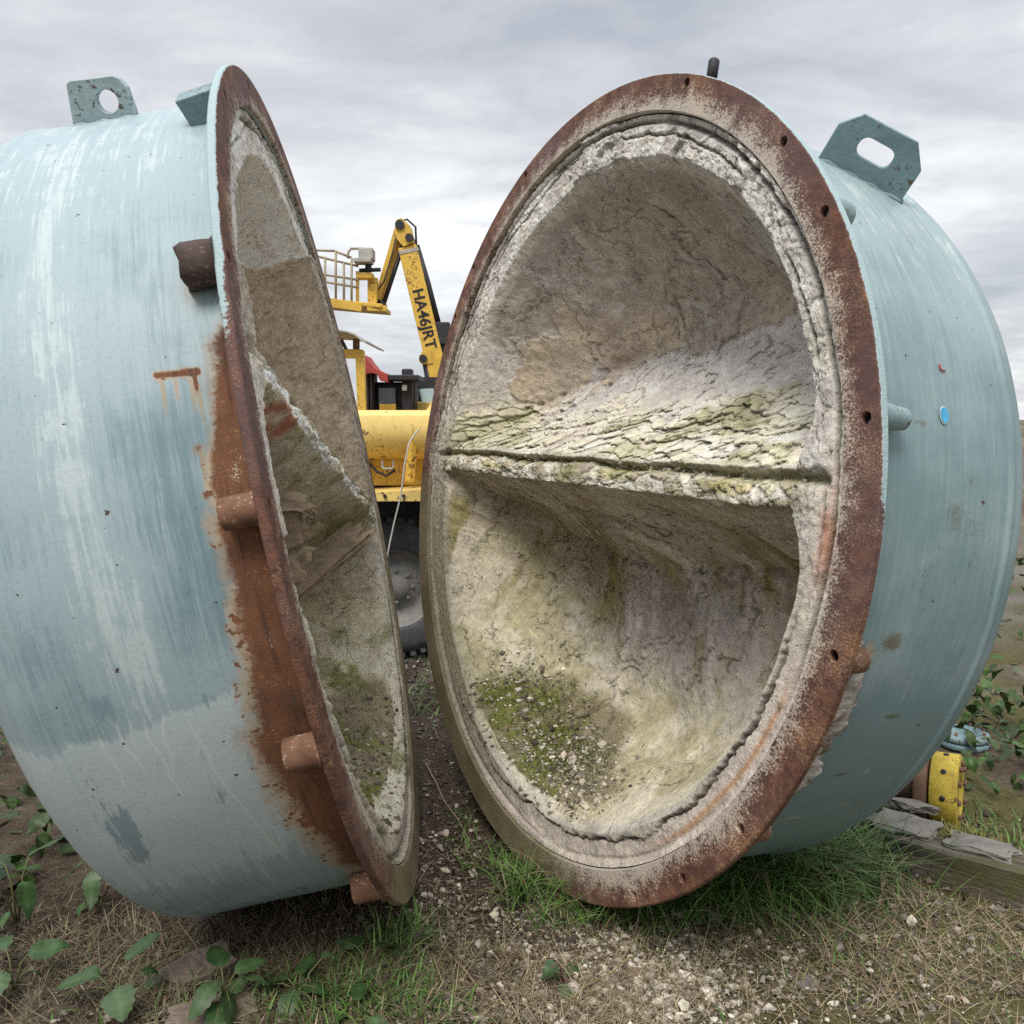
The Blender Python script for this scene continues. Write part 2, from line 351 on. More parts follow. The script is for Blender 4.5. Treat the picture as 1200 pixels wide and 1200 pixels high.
def make_shell(root, off, mat, seam, features):
    ss_ = list(np.linspace(.021, .585, 120)); rr = [SHELL_R - .004 * (x - .03) for x in ss_]
    for k in range(9): a = k / 8; ss_.append(.586 + .028 * a); rr.append(SHELL_R - .002 + .0055 * math.sin(a * math.pi))
    for a in np.linspace(0, math.pi / 2, 60)[1:]:
        ss_.append(.614 + (DISH - .014) * math.sin(a) ** (2 / 2.15)); rr.append((SHELL_R - .003) * max(math.cos(a), 1e-4) ** (2 / 2.15))
    ss_ = np.array(ss_); rr = np.array(rr); NT = 1100
    th = np.linspace(0, 2 * np.pi, NT + 1) + R(seam)
    SS, TH = np.meshgrid(ss_, th, indexing='ij'); RR = np.repeat(rr[:, None], NT + 1, 1)
    wob = .006 * fbm(np.cos(TH) * 1.3, np.sin(TH) * 1.3, SS, 2.2, 3, .5, 3) * ss(.05, .15, SS)
    X = (RR + wob) * np.cos(TH); Y = (RR + wob) * np.sin(TH)
    V = np.stack([X, Y, -SS], -1).reshape(-1, 3) + np.array(off)
    deg = np.degrees(TH).ravel(); s = SS.ravel()
    mk, mk2 = features(s, deg)
    return nmesh('shell', V, grid_faces(len(ss_), NT + 1, False)[:, ::-1], mat, root, cols={'mk': mk, 'mk2': mk2}, vecs={'sth': np.stack([s, np.radians(deg) * SHELL_R, 0 * s], -1)})

def make_flange(root, off, holes, mat, paint, mat_shift=True):
    b = .004; mb = MB()
    prof = [(BORE, -FT), (BORE, -b), (BORE + b, 0)] + [(lerp(BORE + b, RIM - b, t), 0) for t in (.2, .4, .6, .8)] + [(RIM - b, 0), (RIM, -b), (RIM, -FT + b), (RIM - b, -FT)]
    mb.lathe(prof, n=480, smooth=False, close=True)
    bmesh.ops.recalc_face_normals(mb.bm, faces=mb.bm.faces)
    o = mb.build('flange', mat, root)
    cb = MB()
    for th, r in holes: cb.lathe([(.0155, -.1), (.0155, .05)], Matrix.Translation((r * math.cos(R(th)), r * math.sin(R(th)), 0)), 20, caps=True)
    c = cb.build('cutter', None)
    md = o.modifiers.new('b', 'BOOLEAN'); md.object = c; md.operation = 'DIFFERENCE'; md.solver = 'EXACT'
    bpy.context.view_layer.update(); dg = bpy.context.evaluated_depsgraph_get()
    o.parent = None
    bpy.context.view_layer.update(); dg = bpy.context.evaluated_depsgraph_get()
    me = bpy.data.meshes.new_from_object(o.evaluated_get(dg)); o.modifiers.clear(); o.data = me; bpy.data.objects.remove(c); o.parent = root
    V = np.empty(len(me.vertices) * 3, np.float32); me.vertices.foreach_get('co', V); V = V.reshape(-1, 3)
    r = np.hypot(V[:, 0], V[:, 1]); th = np.degrees(np.arctan2(V[:, 1], V[:, 0]))
    fl = np.ones((len(V), 4), np.float32); sh_ = np.where(mat_shift, .30 * np.exp(-((th - 75) / 45) ** 2) + .34 * np.exp(-((th + 62) / 38) ** 2), 0); fl[:, 0] = np.clip((r - BORE) / (RIM - BORE), 0, 1) - sh_
    g, p = paint(th, r, V[:, 2]); fl[:, 1] = g; fl[:, 2] = p
    a = me.attributes.new('fl', 'FLOAT_COLOR', 'POINT'); a.data.foreach_set('color', fl.ravel())
    V += np.array(off, np.float32); me.vertices.foreach_set('co', V.ravel()); me.update()
    return o

def make_lining(root, off, phi, b0, NR, NT, style):
    rr = np.concatenate([np.linspace(.004, .95, int(NR * .62)), np.linspace(.95, BORE - .004, NR - int(NR * .62) + 1)[1:]])
    th = np.linspace(0, 2 * np.pi, NT + 1)[:-1]
    RR, TH = np.meshgrid(rr, th, indexing='ij'); r = RR.ravel(); t = TH.ravel(); u = r * np.cos(t); v = r * np.sin(t); deg = np.degrees(np.arctan2(v, u))
    c_, s_ = math.cos(R(phi)), math.sin(R(phi)); a = u * c_ + v * s_
    b = v * c_ - u * s_ - b0 + .012 * fbm(u, v, None, 2.5, 3, .5, 21)
    side = (.5 - .5 * np.cos(t)) if style == 'R' else (.5 + .5 * np.cos(t))    # 1 on the side away from the camera
    up = ss(-.03, .03, b)
    n_lo = fbm(u, v, None, 2.2, 4, .5, 5); n_mid = fbm(u, v, None, 7, 4, .55, 6); n_hi = fbm(u, v, None, 26, 3, .55, 8)
    lip = 1.185 - .075 * side + .018 * n_lo + .006 * n_mid
    lip = lip + .02 * ss(-20, -60, deg) * (deg > -120)
    lip = lip - .07 * np.exp(-(b / .12) ** 2) * (1 - side)
    ww = lerp(.30, .62, side); e = np.clip((lip - r) / ww, 0, 1)
    dm = .60 if style == 'L' else lerp(.47, .56, ss(-.02, .1, b))
    D1 = dm * np.sin(e * np.pi / 2) ** 1.15
    tu = np.clip((b - .055) / .62, 0, 1); tl = np.clip((-b - .045) / (.50 if style == 'L' else .36 - .07 * a), 0, 1)
    D2 = np.where(b > 0, dm * 1.05 * (1 - (1 - tu) ** 1.7), dm * 1.12 * (1 - (1 - tl) ** 1.55) + .07 * np.sin(a * 5 + b * 6) * tl * (1 - tl) * 2) + .012
    k = 13. if style == 'L' else 10.; D = -np.log(np.exp(-k * D1) + np.exp(-k * D2)) / k + math.log(2) / k * np.exp(-k * np.abs(D1 - D2)) * .9
    D = np.maximum(D, 0) + (.035 * n_lo + .012 * fbm(u, v, None, 3.6, 3, .5, 9)) * ss(.05, .3, D)
    # broad swell in the back of the upper bowl (a thicker brown layer)
    n_edge = .10 * fbm(u, v, None, 18, 4, .65, 195)
    brown = ss(-.03, .03, n_edge + n_lo * .5 + n_mid * .35 + .55 * gauss(u, v, -.62, .52, .42, .26, 40) + .62 * gauss(u, v, .22, .72, .50, .20, 22) + .4 * gauss(u, v, -.1, 1.0, .7, .2) - .55 * gauss(u, v, .62, .86, .22, .12, -20) - .55 * gauss(u, v, .35, .50, .62, .14, 8) - .35) * ss(.12, .3, b) if style == 'R' else \
        ss(-.03, .03, n_edge * 1.5 + n_lo * .25 + n_mid * .2 + .5 - 1.0 * ss(-.06, .06, v - .84 - .16 * u + .05 * n_mid) - .8 * gauss(u, v, -.85, .45, .3, .16)) * ss(.02, .1, b)
    D = D + .013 * (1 - brown) * ss(.1, .25, b) - .004 * brown
    up_ = np.clip(r - .8 * D, -.2, None); uq, vq = up_ * np.cos(t), up_ * np.sin(t)
    layn = fbm(u, v, D, 2.6, 5, .58, 31) * .7 + .12 * fbm(u, v, D, 14, 3, .6, 32)
    lay = ss(.03, .045, layn) * ss(.04, .2, D); lay2 = ss(.16, .172, layn) * ss(.04, .2, D); layedge = np.exp(-((layn - .03) / .012) ** 2) * ss(.04, .2, D) * .8 + np.exp(-((layn - .16) / .010) ** 2) * ss(.04, .2, D) * .6
    D = D - .010 * lay - .008 * lay2
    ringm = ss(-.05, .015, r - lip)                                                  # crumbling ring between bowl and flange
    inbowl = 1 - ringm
    # ring: blocks, rough, settled behind the flange
    n_vh = fbm(u, v, None, 75, 2, .6, 196); wq = .04 * n_mid + .022 * n_hi + .008 * n_vh; wq2 = .04 * fbm(u, v, None, 8, 4, .6, 191) + .022 * fbm(u, v, None, 30, 3, .6, 192) - .008 * n_vh
    w1, w2, wid, wx, wy = worley(t * 1.25 + wq, r * 1.25 + wq2, 8.5, 3); edge = w2 - w1
    v1, v2, vid, _, _ = worley(t * 1.25 + wq, r * 1.25 + wq2, 24, 4); edge2 = v2 - v1
    ringrough = .004 * n_mid + .002 * n_hi + .0035 * (wid - .5) + .002 * (vid - .5) + .0045 * fbm(u, v, None, 70, 3, .6, 193)
    ringupper = ss(-.35, .25, v / np.maximum(r, .01) + .15 * n_lo)
    D = D + ringm * (ringrough * lerp(.45, 1, ringupper)) + ringm * .006
    ck_ring = ringm * lerp(.15, 1, ringupper) * np.maximum((1 - ss(.01, .055, edge)) * ss(-.25, .15, n_lo + n_mid), .7 * (1 - ss(.02, .10, edge2)) * ss(.0, .3, n_lo - .4 * n_mid + .05))
    D += .0045 * ck_ring
    # the joint all round just inside the flange
    rj = BORE - .028 + .008 * fbm(np.cos(t) * 3, np.sin(t) * 3, None, 2, 3, .5, 44)
    joint = np.exp(-((r - rj) / (.0065 if style == 'R' else .010)) ** 2) * ss(-.5, .15, fbm(np.cos(t), np.sin(t), None, 3.5, 3, .5, 45) + .25) * (1 - (.8 * ss(-10, -25, deg) * ss(-115, -100, deg) if style == 'R' else 0))
    D += .03 * joint
    rl = 1.222 + .022 * fbm(np.cos(t), np.sin(t), None, 5, 4, .65, 64) + .02 * fbm(np.cos(t), np.sin(t), None, 1.7, 2, .5, 65)
    lring = np.exp(-((r - rl - .004 * n_vh) / .0045) ** 2) * ringm * ss(-.15, .1, fbm(np.cos(t), np.sin(t), None, 4, 3, .5, 66) + .1) * ringupper
    D += .015 * lring
    # jagged broken edge in the lower part of the ring
    rj2 = 1.19 + .028 * fbm(np.cos(t), np.sin(t), None, 9, 4, .65, 61) + .03 * fbm(np.cos(t), np.sin(t), None, 2.2, 2, .5, 62)
    low = ss(-5, -22, deg) * ss(-168, -150, deg) if style == 'R' else ss(-20, -60, deg) * (deg > -175) + ss(-110, -150, deg)
    low = np.clip(low, 0, 1)
    jag = np.exp(-((r - rj2 - .006 * n_vh) / .0045) ** 2) * low * ss(-.6, -.1, n_lo + n_mid + .2)
    D += .022 * jag + .009 * ss(0, .008, r - rj2) * ss(.09, .05, r - rj2) * low
    n_c0 = fbm(u, v, None, 4.5, 4, .6, 102)
    # septum: bevelled nose with a groove along it and a crumbled lower lip
    nose = ss(.09, .03, np.abs(b)) * ss(1.22, 1.1, r)
    gro = np.exp(-((b - .035 + .012 * n_mid + .006 * n_hi) / (.010 + .006 * ss(-.3, .3, n_c0))) ** 2) * ss(1.26, 1.2, r) * ss(-.7, .1, n_lo + .5 * n_mid + .35)
    D += (.035 if style == 'R' else .055) * gro - .007 * nose * ss(.03, -.02, b) + nose * (.007 * n_mid + .004 * n_hi + .010 * np.abs(fbm(u * 1, v * 4, None, 6, 4, .65, 194)) - .005)
    k1, k2, kid, _, _ = worley(a + .05 * n_mid + .02 * n_hi, b * 2.2 + .05 * fbm(u, v, None, 8, 4, .6, 197) + .02 * n_vh, 13, 41)
    ck_n = (1 - ss(.01, .075, k2 - k1)) * nose * ss(-.3, .1, n_lo + n_mid); D += .010 * ck_n + nose * .012 * (kid - .5)
    # flaking scales on the sloping floor above the septum
    sh = .35 * u + .06 * n_lo
    f1, f2, fid, fx, fy = worley(u * 4.6 + b * 4.5 + .30 * n_mid + .10 * n_hi, (b - .20 * a * ss(.5, -.9, a)) * 15 + .5 * n_mid + .5 * n_lo + .22 * n_hi, 2.15, 77)
    flz = ss(.045, .075, b + .01 * n_mid) * ss(.34, .22, b + .06 * n_lo - .03 * a + .10 * n_mid) * ss(1.16, 1.02, r)
    if style == 'L': flz = flz * .25
    fe = f2 - f1
    D -= flz * (.017 * (fid - .35) + .016 * fy + .006 * n_hi)
    ck_fl = (1 - ss(.01, .11, fe)) * flz * (.35 + .65 * (fid > .35))
    D += .010 * ck_fl
    # crackle on the bowl floor
    g1, g2, gid, _, _ = worley(uq + .07 * n_mid + .03 * n_hi, vq + .07 * fbm(u, v, None, 7, 4, .55, 91) + .02 * n_vh, 4.6, 15)
    ckz = ss(.05, .30, n_lo + .1 + .5 * gauss(u, v, -.7, -.55, .5, .4)) * inbowl
    ck_b = (1 - ss(.0, .022, g2 - g1)) * ckz
    D += .007 * ck_b
    D += inbowl * (.0045 * n_hi + .007 * n_mid) + .0035 * brown * fbm(u, v, None, 60, 2, .6, 55)
    # strata on the underside of the septum
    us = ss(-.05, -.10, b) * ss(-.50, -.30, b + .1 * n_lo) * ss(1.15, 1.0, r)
    strat = fbm(u * 3 - v * 2.2, (v * 1.5 + u * .5) * 7, None, 2.2, 4, .6, 33)
    D += us * .018 * strat * (1.7 if style == 'L' else 1)
    if style == 'R':   # debris heaped in the bottom of the lower bowl
        heap = gauss(u, v, -.14, -1.0, .46, .17, -14) * ss(1.17, 1.08, r)
    else:
        heap = gauss(u, v, .05, -1.02, .75, .2, 0) * ss(1.16, 1.06, r)
    heapm = ss(.22, .5, heap + .18 * n_mid)
    D -= .022 * heapm * (1 + .5 * n_hi) + heapm * .012 * fbm(u, v, None, 45, 2, .5, 12)
    # ---- pigments, with some light painted in
    n_hi = fbm(u, v, D, 26, 3, .55, 8); n_mid = fbm(u, v, D, 7, 4, .55, 6); n_vh = fbm(u, v, D, 75, 2, .6, 196)
    alg = fbm(u, v, D, 3.3, 5, .62, 141)
    C = np.tile(np.array([.50, .45, .38]), (len(u), 1))
    n_c = fbm(u, v, D, 4.5, 5, .6, 101)
    C = cmix(C, (.40, .365, .33), ss(-.1, .35, n_c)); C = cmix(C, (.36, .345, .335), lay * .55); C = cmix(C, (.55, .52, .46), lay2 * .6)
    C = cmix(C, (.47, .445, .425), ss(.1, .5, b) * (1 - brown))                                  # smooth grey skin above
    C = cmix(C, (.36, .31, .255), brown * .9); C = cmix(C, (.47, .395, .30), brown * ss(.0, .4, n_c) * .7); C = cmix(C, (.26, .22, .19), brown * ss(.0, .4, -n_c) * .6)
    if style == 'R':
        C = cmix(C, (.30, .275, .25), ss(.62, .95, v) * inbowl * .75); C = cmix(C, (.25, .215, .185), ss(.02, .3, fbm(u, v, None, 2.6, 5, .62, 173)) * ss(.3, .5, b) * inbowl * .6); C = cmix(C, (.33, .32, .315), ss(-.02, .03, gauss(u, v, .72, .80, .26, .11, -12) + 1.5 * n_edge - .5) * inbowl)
        C = cmix(C, (.41, .375, .37), gauss(u, v, .15, -.5, .65, .35) * ss(-.3, .2, n_c + .2) * .9)
        C = cmix(C, (.52, .51, .51), .75 * gauss(u, v, .12, -.56, .10, .16) * ss(-.3, .3, n_mid))
        C = cmix(C, (.26, .22, .19), .7 * gauss(u, v, -.55, -.25, .42, .2, -15))
        C = cmix(C, (.49, .455, .345), ss(-.5, -.8, v + .1 * n_c) * inbowl * .8)
        C = cmix(C, (.47, .425, .30), (.6 * gauss(u, v, -.85, -.5, .35, .5))); vs = fbm(u * 4, v * .9, None, 2.2, 5, .6, 171); C = cmix(C, (.27, .235, .225), ss(.02, .3, vs) * gauss(u, v, .15, -.42, .6, .3) * .9); C = cmix(C, (.34, .30, .295), ss(.0, .3, -vs) * gauss(u, v, .3, -.5, .5, .25) * .7)
    else:
        C = cmix(C, (.42, .385, .29), ss(-.25, -.7, v) * .8)
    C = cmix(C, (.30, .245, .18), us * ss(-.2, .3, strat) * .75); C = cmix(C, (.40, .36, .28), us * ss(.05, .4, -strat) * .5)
    white = ringm * lerp(.25, 1, ringupper) * ss(-.55, .0, n_mid + .25 + .3 * n_lo)
    C = cmix(C, (.47, .42, .34), ringm); C = cmix(C, (.74, .715, .66), white * (.8 + .3 * n_hi))
    C = cmix(C, (.50, .47, .36), ringm * ss(-.1, .3, n_c) * .4); C = cmix(C, (.36, .33, .30), ringm * ss(.15, .35, n_mid + .3 * n_hi) * ringupper * .7); C = cmix(C, (.45, .43, .40), ringm * ss(.03, -.01, r - lip) * .6)
    if style == 'R':
        C = cmix(C, (.62, .55, .48), ringm * low * ss(0, .01, r - rj2) * .8)
        C = cmix(C, (.45, .22, .09), ringm * np.exp(-((r - 1.245 - .012 * n_lo) / .009) ** 2) * ss(-15, -25, deg) * ss(-60, -45, deg) * .8)
        C = cmix(C, (.45, .20, .13), gauss(u, v, 1.245, -.02, .03, .12) * ss(-.2, .2, n_mid) * .9)
        C = cmix(C, (.33, .31, .22), ss(110, 200, np.mod(deg, 360)) * ss(260, 235, np.mod(deg, 360)) * ringm * ss(.25, -.1, v) * .7)
    pale = flz * ss(.06, .2, fid) * ss(-.6, .1, n_mid + .2)
    C = cmix(C, (.56, .525, .435), pale); C = cmix(C, (.49, .46, .34), flz * ss(.5, .8, fid) * .7); C = cmix(C, (.20, .19, .09), flz * ss(.55, .25, f2 - f1 + .5 * n_mid) * ss(.0, .25, alg) * .6)
    C = cmix(C, (.45, .42, .345), nose * .8); C = cmix(C, (.51, .485, .42), nose * ss(.55, .7, kid)); C = cmix(C, (.30, .26, .20), nose * ss(.35, .2, kid) * .8); C = cmix(C, (.20, .19, .09), nose * ss(.05, .3, fbm(a, b * 3, None, 6, 4, .6, 198)) * .7)
    # algae where water runs: groove, under the nose, streaks, bowl floor
    C = cmix(C, (.15, .15, .05), gro * .8); C = cmix(C, (.46, .41, .18), np.exp(-((b + .005) / .020) ** 2) * ss(.02, .3, alg + .25 * n_mid) * .7 * ss(1.2, 1.1, r))
    C = cmix(C, (.25, .245, .13), flz * ss(.1, .35, alg + .3 * n_mid) * .55)
    stv = fbm(u * 3.2, v * .55, None, 3, 4, .55, 151)
    C = cmix(C, (.185, .165, .06), ss(.06, .34, stv + .12 * alg) * ss(-.08, -.2, b) * ss(-.78, -.5, b) * inbowl * (.85 if style == 'R' else .25))
    C = cmix(C, (.27, .245, .13), .9 * ss(.10, .34, alg + .25 * n_mid + .25 * ss(-.5, -.9, v) - (.02 if style == 'R' else .12)) * ss(-.15, -.5, v) * inbowl * .7)
    if style == 'R':
        C = cmix(C, (.25, .225, .09), .8 * gauss(u, v, .12, -.27, .10, .05, -30)); C = cmix(C, (.16, .145, .04), .9 * ss(-.2, .2, n_mid) * gauss(u, v, .75, -.36, .09, .3, 28))
        C = cmix(C, (.17, .15, .05), .85 * ss(-.3, .1, n_mid) * gauss(u, v, .42, -.33, .06, .2, 15))
        C = cmix(C, (.34, .33, .2), .8 * gauss(u, v, -1.0, .2, .3, .09)); C = cmix(C, (.29, .27, .17), .7 * ss(.0, .3, n_mid + .5 * n_c) * gauss(u, v, -.95, -.55, .30, .5))
    C = cmix(C, (.13, .11, .065), heapm * .85); C = cmix(C, (.11, .125, .03), heapm * ss(.05, .3, fbm(u, v, None, 6, 4, .6, 161)) * .9)
    ckd = np.clip(ck_ring * .75 + joint * .85 + jag * 1.0 + ck_fl * .95 + ck_b * .85 + layedge * ss(-.3, .2, n_mid) * .9 + lring * .9 + ck_n * .9, 0, 1)
    C = cmix(C, (.055, .043, .033), ckd * .9)
    if style == 'L':
        C = cmix(C, (.30, .11, .08), .9 * ss(-.4, .1, n_mid + .5 * n_hi + .15) * ss(-.05, .08, gauss(a, b, -.86, -.17, .20, .17) - .38 + .25 * n_mid))
        C = cmix(C, (.58, .54, .45), ss(.05, .02, np.abs(b + .015 * n_mid)) * ss(-.5, .1, n_mid + n_hi + .2) * .9)
        C = cmix(C, (.19, .20, .08), ss(-.1, .2, alg + .1) * gauss(a, b, .85, .2, .45, .13) * .8); C = cmix(C, (.14, .15, .06), gauss(a, b, .8, -.10, .22, .07) * .8)
        C = cmix(C, (.11, .125, .04), ss(.02, .22, alg) * ss(-.55, -.8, v) * .8)
    if style == 'L':
        C = cmix(C, (.285, .235, .18), brown * .8); C = C * lerp(1.2, .85, us)[:, None]; C = cmix(C, (.60, .55, .46), ringm * ss(150, 170, np.mod(deg, 360)) * ss(265, 240, np.mod(deg, 360)) * ss(-.5, 0, n_mid) * .85)  # cream near ring, lightened in colour as the edge that catches light
    
    C = C * (1 + .16 * n_hi * 1.5 + .16 * n_mid + .14 * n_vh)[:, None]
    C = C * (1 + (.40 if style == 'R' else .50) * inbowl)[:, None]  # lining colour lifted inside the bowls to make up for their shade
    C = np.clip(C, .02, .74)
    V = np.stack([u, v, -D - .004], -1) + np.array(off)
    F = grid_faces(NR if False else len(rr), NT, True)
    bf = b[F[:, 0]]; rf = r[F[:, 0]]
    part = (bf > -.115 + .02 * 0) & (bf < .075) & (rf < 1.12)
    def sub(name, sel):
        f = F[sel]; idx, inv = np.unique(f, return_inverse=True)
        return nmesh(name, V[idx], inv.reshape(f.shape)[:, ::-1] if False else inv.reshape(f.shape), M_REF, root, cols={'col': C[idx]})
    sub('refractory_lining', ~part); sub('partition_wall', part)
    return dict(r=r, t=t, D=D, nr=len(rr), nt=NT, rr=rr)

def boss(root, off, th, r, L, rad, mat, taper=1., hollow=.0155, name='bolt_boss', n=24):
    M = Matrix.Translation(Vector((r * math.cos(R(th)), r * math.sin(R(th)), -FT)) + Vector(off)) @ Matrix.Rotation(R(th), 4, 'Z')
    mb = MB(); e = rad * .1
    mb.lathe([(hollow, .0), (rad + .009, 0), (rad + .008, -.006), (rad + .001, -.013), (rad * lerp(1, taper, .9), -L + e), (rad * taper - e, -L), (.001, -L)], M, n)
    mb.lathe([(hollow, .0), (hollow, -L * .8), (.001, -L * .8)], M, n)
    return mb.build(name, mat, root)

def plate(root, off, A, B, poly, hole, t, mat, name='lifting_lug'):
    """A, B = (s, theta) of the ends of the foot on the shell; poly in (along foot, outward)"""
    def P(s, th): return Vector((SHELL_R * math.cos(R(th)), SHELL_R * math.sin(R(th)), -s))
    a, bb = P(*A), P(*B); e = (bb - a).normalized(); tm = R((A[1] + B[1]) / 2); rad = Vector((math.cos(tm), math.sin(tm), 0)); h = (rad - e * rad.dot(e)).normalized()
    M = Matrix.Translation(a + Vector(off)) @ Matrix((e, h, e.cross(h))).transposed().to_4x4()
    mb = MB().prism(poly, M, t, [hole]); o = mb.build(name, mat, root)
    bv = o.modifiers.new('bevel', 'BEVEL'); bv.width = .002; bv.segments = 2; bv.limit_method = 'ANGLE'
    w = MB(); L = (bb - a).length
    for sgn in (-1, 1): w.tube([M @ Vector((x, -.004 + .003 * math.sin(x * 90), sgn * (t / 2 + .003))) for x in np.linspace(-.01, L + .01, 14)], .007, 8)
    w.build('weld_seam', mat, o)
    return o
def rrect(cx, cy, w, h, r, rot=0, n=5):
    P = []
    for sx, sy, a0 in ((1, 1, 0), (-1, 1, 90), (-1, -1, 180), (1, -1, 270)):
        for k in range(n):
            a = R(a0 + 90 * k / (n - 1)); x = sx * (w / 2 - r) + r * math.cos(a); y = sy * (h / 2 - r) + r * math.sin(a)
            P.append((cx + x * math.cos(rot) - y * math.sin(rot), cy + x * math.sin(rot) + y * math.cos(rot)))
    return P

def vessel(C, az, ti, label):
    u, v, n = basis(az, ti); Rm = Matrix((u, v, n)).transposed(); Cw = Vector((C[0], C[1], C[2] + H))
    low = Cw - n * .45 - Vector((0, 0, 1.3)); base = Vector((low.x, low.y, 0.0))
    root = empty('vessel_half', base, label, 'vessel'); root.rotation_euler = Rm.to_euler()
    return root, tuple(Rm.transposed() @ (Cw - base)), Rm, Cw

# ---- right half
rv, ro_, rM, rC = vessel((.182, 3.233, -.255), -153.2, 6.4, 'wide open right half of the teal steel vessel, its whole lined bowl showing')
def feat_R(s, deg):
    d = np.where(deg > 180, deg - 360, deg); arc = np.radians(d) * SHELL_R
    nz = fbm(s, arc, None, 3, 4, .6, 210)
    rust = .95 * np.exp(-((s - .060 - .012 * nz) / .005) ** 2) * ss(-58, -50, d) * ss(-10, -16, d) + .3 * gauss(s, d, .03, -30, .022, 24) + .42 * gauss(s, d, .03, 10, .015, 20) + .5 * gauss(s, d, .17, -13.5, .03, 1.5)
    dirt = .85 * gauss(s, d, .24, -12, .06, 1.7, 0) + .9 * gauss(s, d, .36, -22, .05, .6) + .34 * gauss(s, d, .2, 9, .05, 3.5) + .34 * ss(-25, -70, d) * ss(-.3, .3, nz + .1) + .85 * gauss(s, d, .30, -31, .04, .5) + .8 * gauss(s, d, .31, -36, .05, .35) + .7 * gauss(s, d, .25, 12, .04, .8) + .6 * gauss(s, d, .34, 9.5, .02, 1.2)
    dirt = dirt + .28 * gauss(s, d, .40, 6, .10, 6) * ss(0, .3, nz) + .42 * ss(.1, .4, nz) * ss(.2, .3, s)
    pale = .5 + .25 * ss(10, 50, d) - .35 * ss(-10, -50, d) + .5 * gauss(s, d, .04, -40, .02, 22)  # paler above, darker low down: the shell's shade put into the paint
    drip = 1.8 * gauss(s, d, .036, -36, .014, 19) * ss(-.4, .1, nz + .2) + .8 * gauss(s, d, .27, -40, .05, .35) + .6 * gauss(s, d, .42, -38, .05, .3, 0) + .9 * gauss(s, d, .40, -31, .006, .7)
    z = 0 * s
    return np.stack([rust, np.clip(dirt, 0, 1), pale], -1), np.stack([drip, z, z], -1)
make_shell(rv, ro_, M_SR, 180, feat_R)
HR = [(68.9, 1.372), (45.8, 1.366), (34.1, 1.362), (10.9, 1.356), (-12.7, 1.354), (-36.7, 1.354), (-49.5, 1.362), (-60.4, 1.368), (114.1, 1.372), (136.8, 1.374), (147.8, 1.374), (-84.4, 1.37)]
def fl_R(th, r, z):
    t3 = np.mod(th, 360); alg = ss(165, 195, t3) * ss(290, 262, t3) * .9 + .35 * ss(250, 285, t3) * ss(300, 290, t3)
    paint = (.75 * ss(RIM - .005, RIM - .001, r) + .4 * (z < -.01)) * ss(-8, 12, th) * ss(150, 90, th)
    return alg, paint
make_flange(rv, ro_, HR, M_FL, fl_R)
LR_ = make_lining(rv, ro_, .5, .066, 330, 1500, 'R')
for th, r, L, rad, m, tp in ((11.5, 1.345, .115, .036, M_BOSSP, .72), (-13.4, 1.345, .085, .034, M_BOSS, .9), (-38, 1.345, .085, .036, M_BOSS, .9), (35.5, 1.345, .085, .038, M_BOSSP, .9), (68.9, 1.345, .08, .034, M_BOSSP, .9), (45.8, 1.345, .06, .03, M_BOSSP, .9), (-60.4, 1.345, .07, .034, M_BOSS, .9), (-49.5, 1.345, .05, .03, M_BOSS, .9), (-84.4, 1.345, .07, .034, M_BOSS, .9)):
    boss(rv, ro_, th, r, L, rad, m, tp)
plate(rv, ro_, (.33, 54), (.52, 47), [(-.02, -.012), (-.02, .10), (.03, .152), (.20, .152), (.252, .092), (.252, -.012)], rrect(.113, .078, .108, .056, .024, -.02), .024, M_LUG)
th = R(66.6); p0 = Vector((1.385 * math.cos(th), 1.385 * math.sin(th), -.05)) + Vector(ro_); dr = Vector((.06, 1, 0)).normalized()
MB().tube([p0, p0 + dr * .068, p0 + dr * .074], [.017, .017, .012], 12).build('stud', M_BLACK, rv)
def on_shell(off, s, deg, lift): return Vector(((SHELL_R + lift) * math.cos(R(deg)), (SHELL_R + lift) * math.sin(R(deg)), -s)) + Vector(off)
M_STICK = weathered('sticker_blue', (.06, .36, .62), (.04, .2, .4), .4, .5, 20, .2)
M_STW = weathered('sticker_white', (.55, .66, .68), (.4, .45, .45), .4, .6, 20, .1)
def oval(mat, rs, rt, lift, name, par):
    mb = MB(); a = [mb.bm.verts.new(on_shell(ro_, .330 + rs * math.cos(k * .2618), 13.3 + rt * math.sin(k * .2618) * (1.15 if math.sin(k * .2618) < 0 else 1), lift)) for k in range(24)]; mb.bm.faces.new(a)
    return mb.build(name, mat, par)
# hardened crust squeezed out between flange and shell, low on the near side
q_ = np.linspace(R(-57), R(-8), 420); c_ = np.linspace(0, np.pi, 15); Q, Cc = np.meshgrid(q_, c_, indexing='ij'); q, cc = Q.ravel(), Cc.ravel()
nn = fbm(np.cos(q) * 9, np.sin(q) * 9, cc * .5, 2, 4, .6, 601); n2_ = fbm(np.cos(q) * 14, np.sin(q) * 14, cc * 1.1, 1.5, 4, .6, 602); wd_ = (.060 + .040 * nn) * ss(R(-57), R(-52), q) * ss(R(-8), R(-13), q) + .0005; wd_ = np.maximum(wd_, .0005)
rr_ = SHELL_R - .012 + (np.minimum(wd_ * 1.2, .036) + .007 * n2_ + .006 * nn) * np.sin(cc) ** .6; s_c = FT + wd_ * 2.1 * (.5 - .5 * np.cos(cc)) + .001
CC = np.tile(np.array([.52, .49, .44]), (len(q), 1)); CC = cmix(CC, (.20, .14, .10), ss(.1, .4, n2_)); CC = cmix(CC, (.06, .05, .04), ss(2.75, 2.95, cc)); CC = cmix(CC, (.33, .36, .36), ss(.0, .3, -nn) * .5)
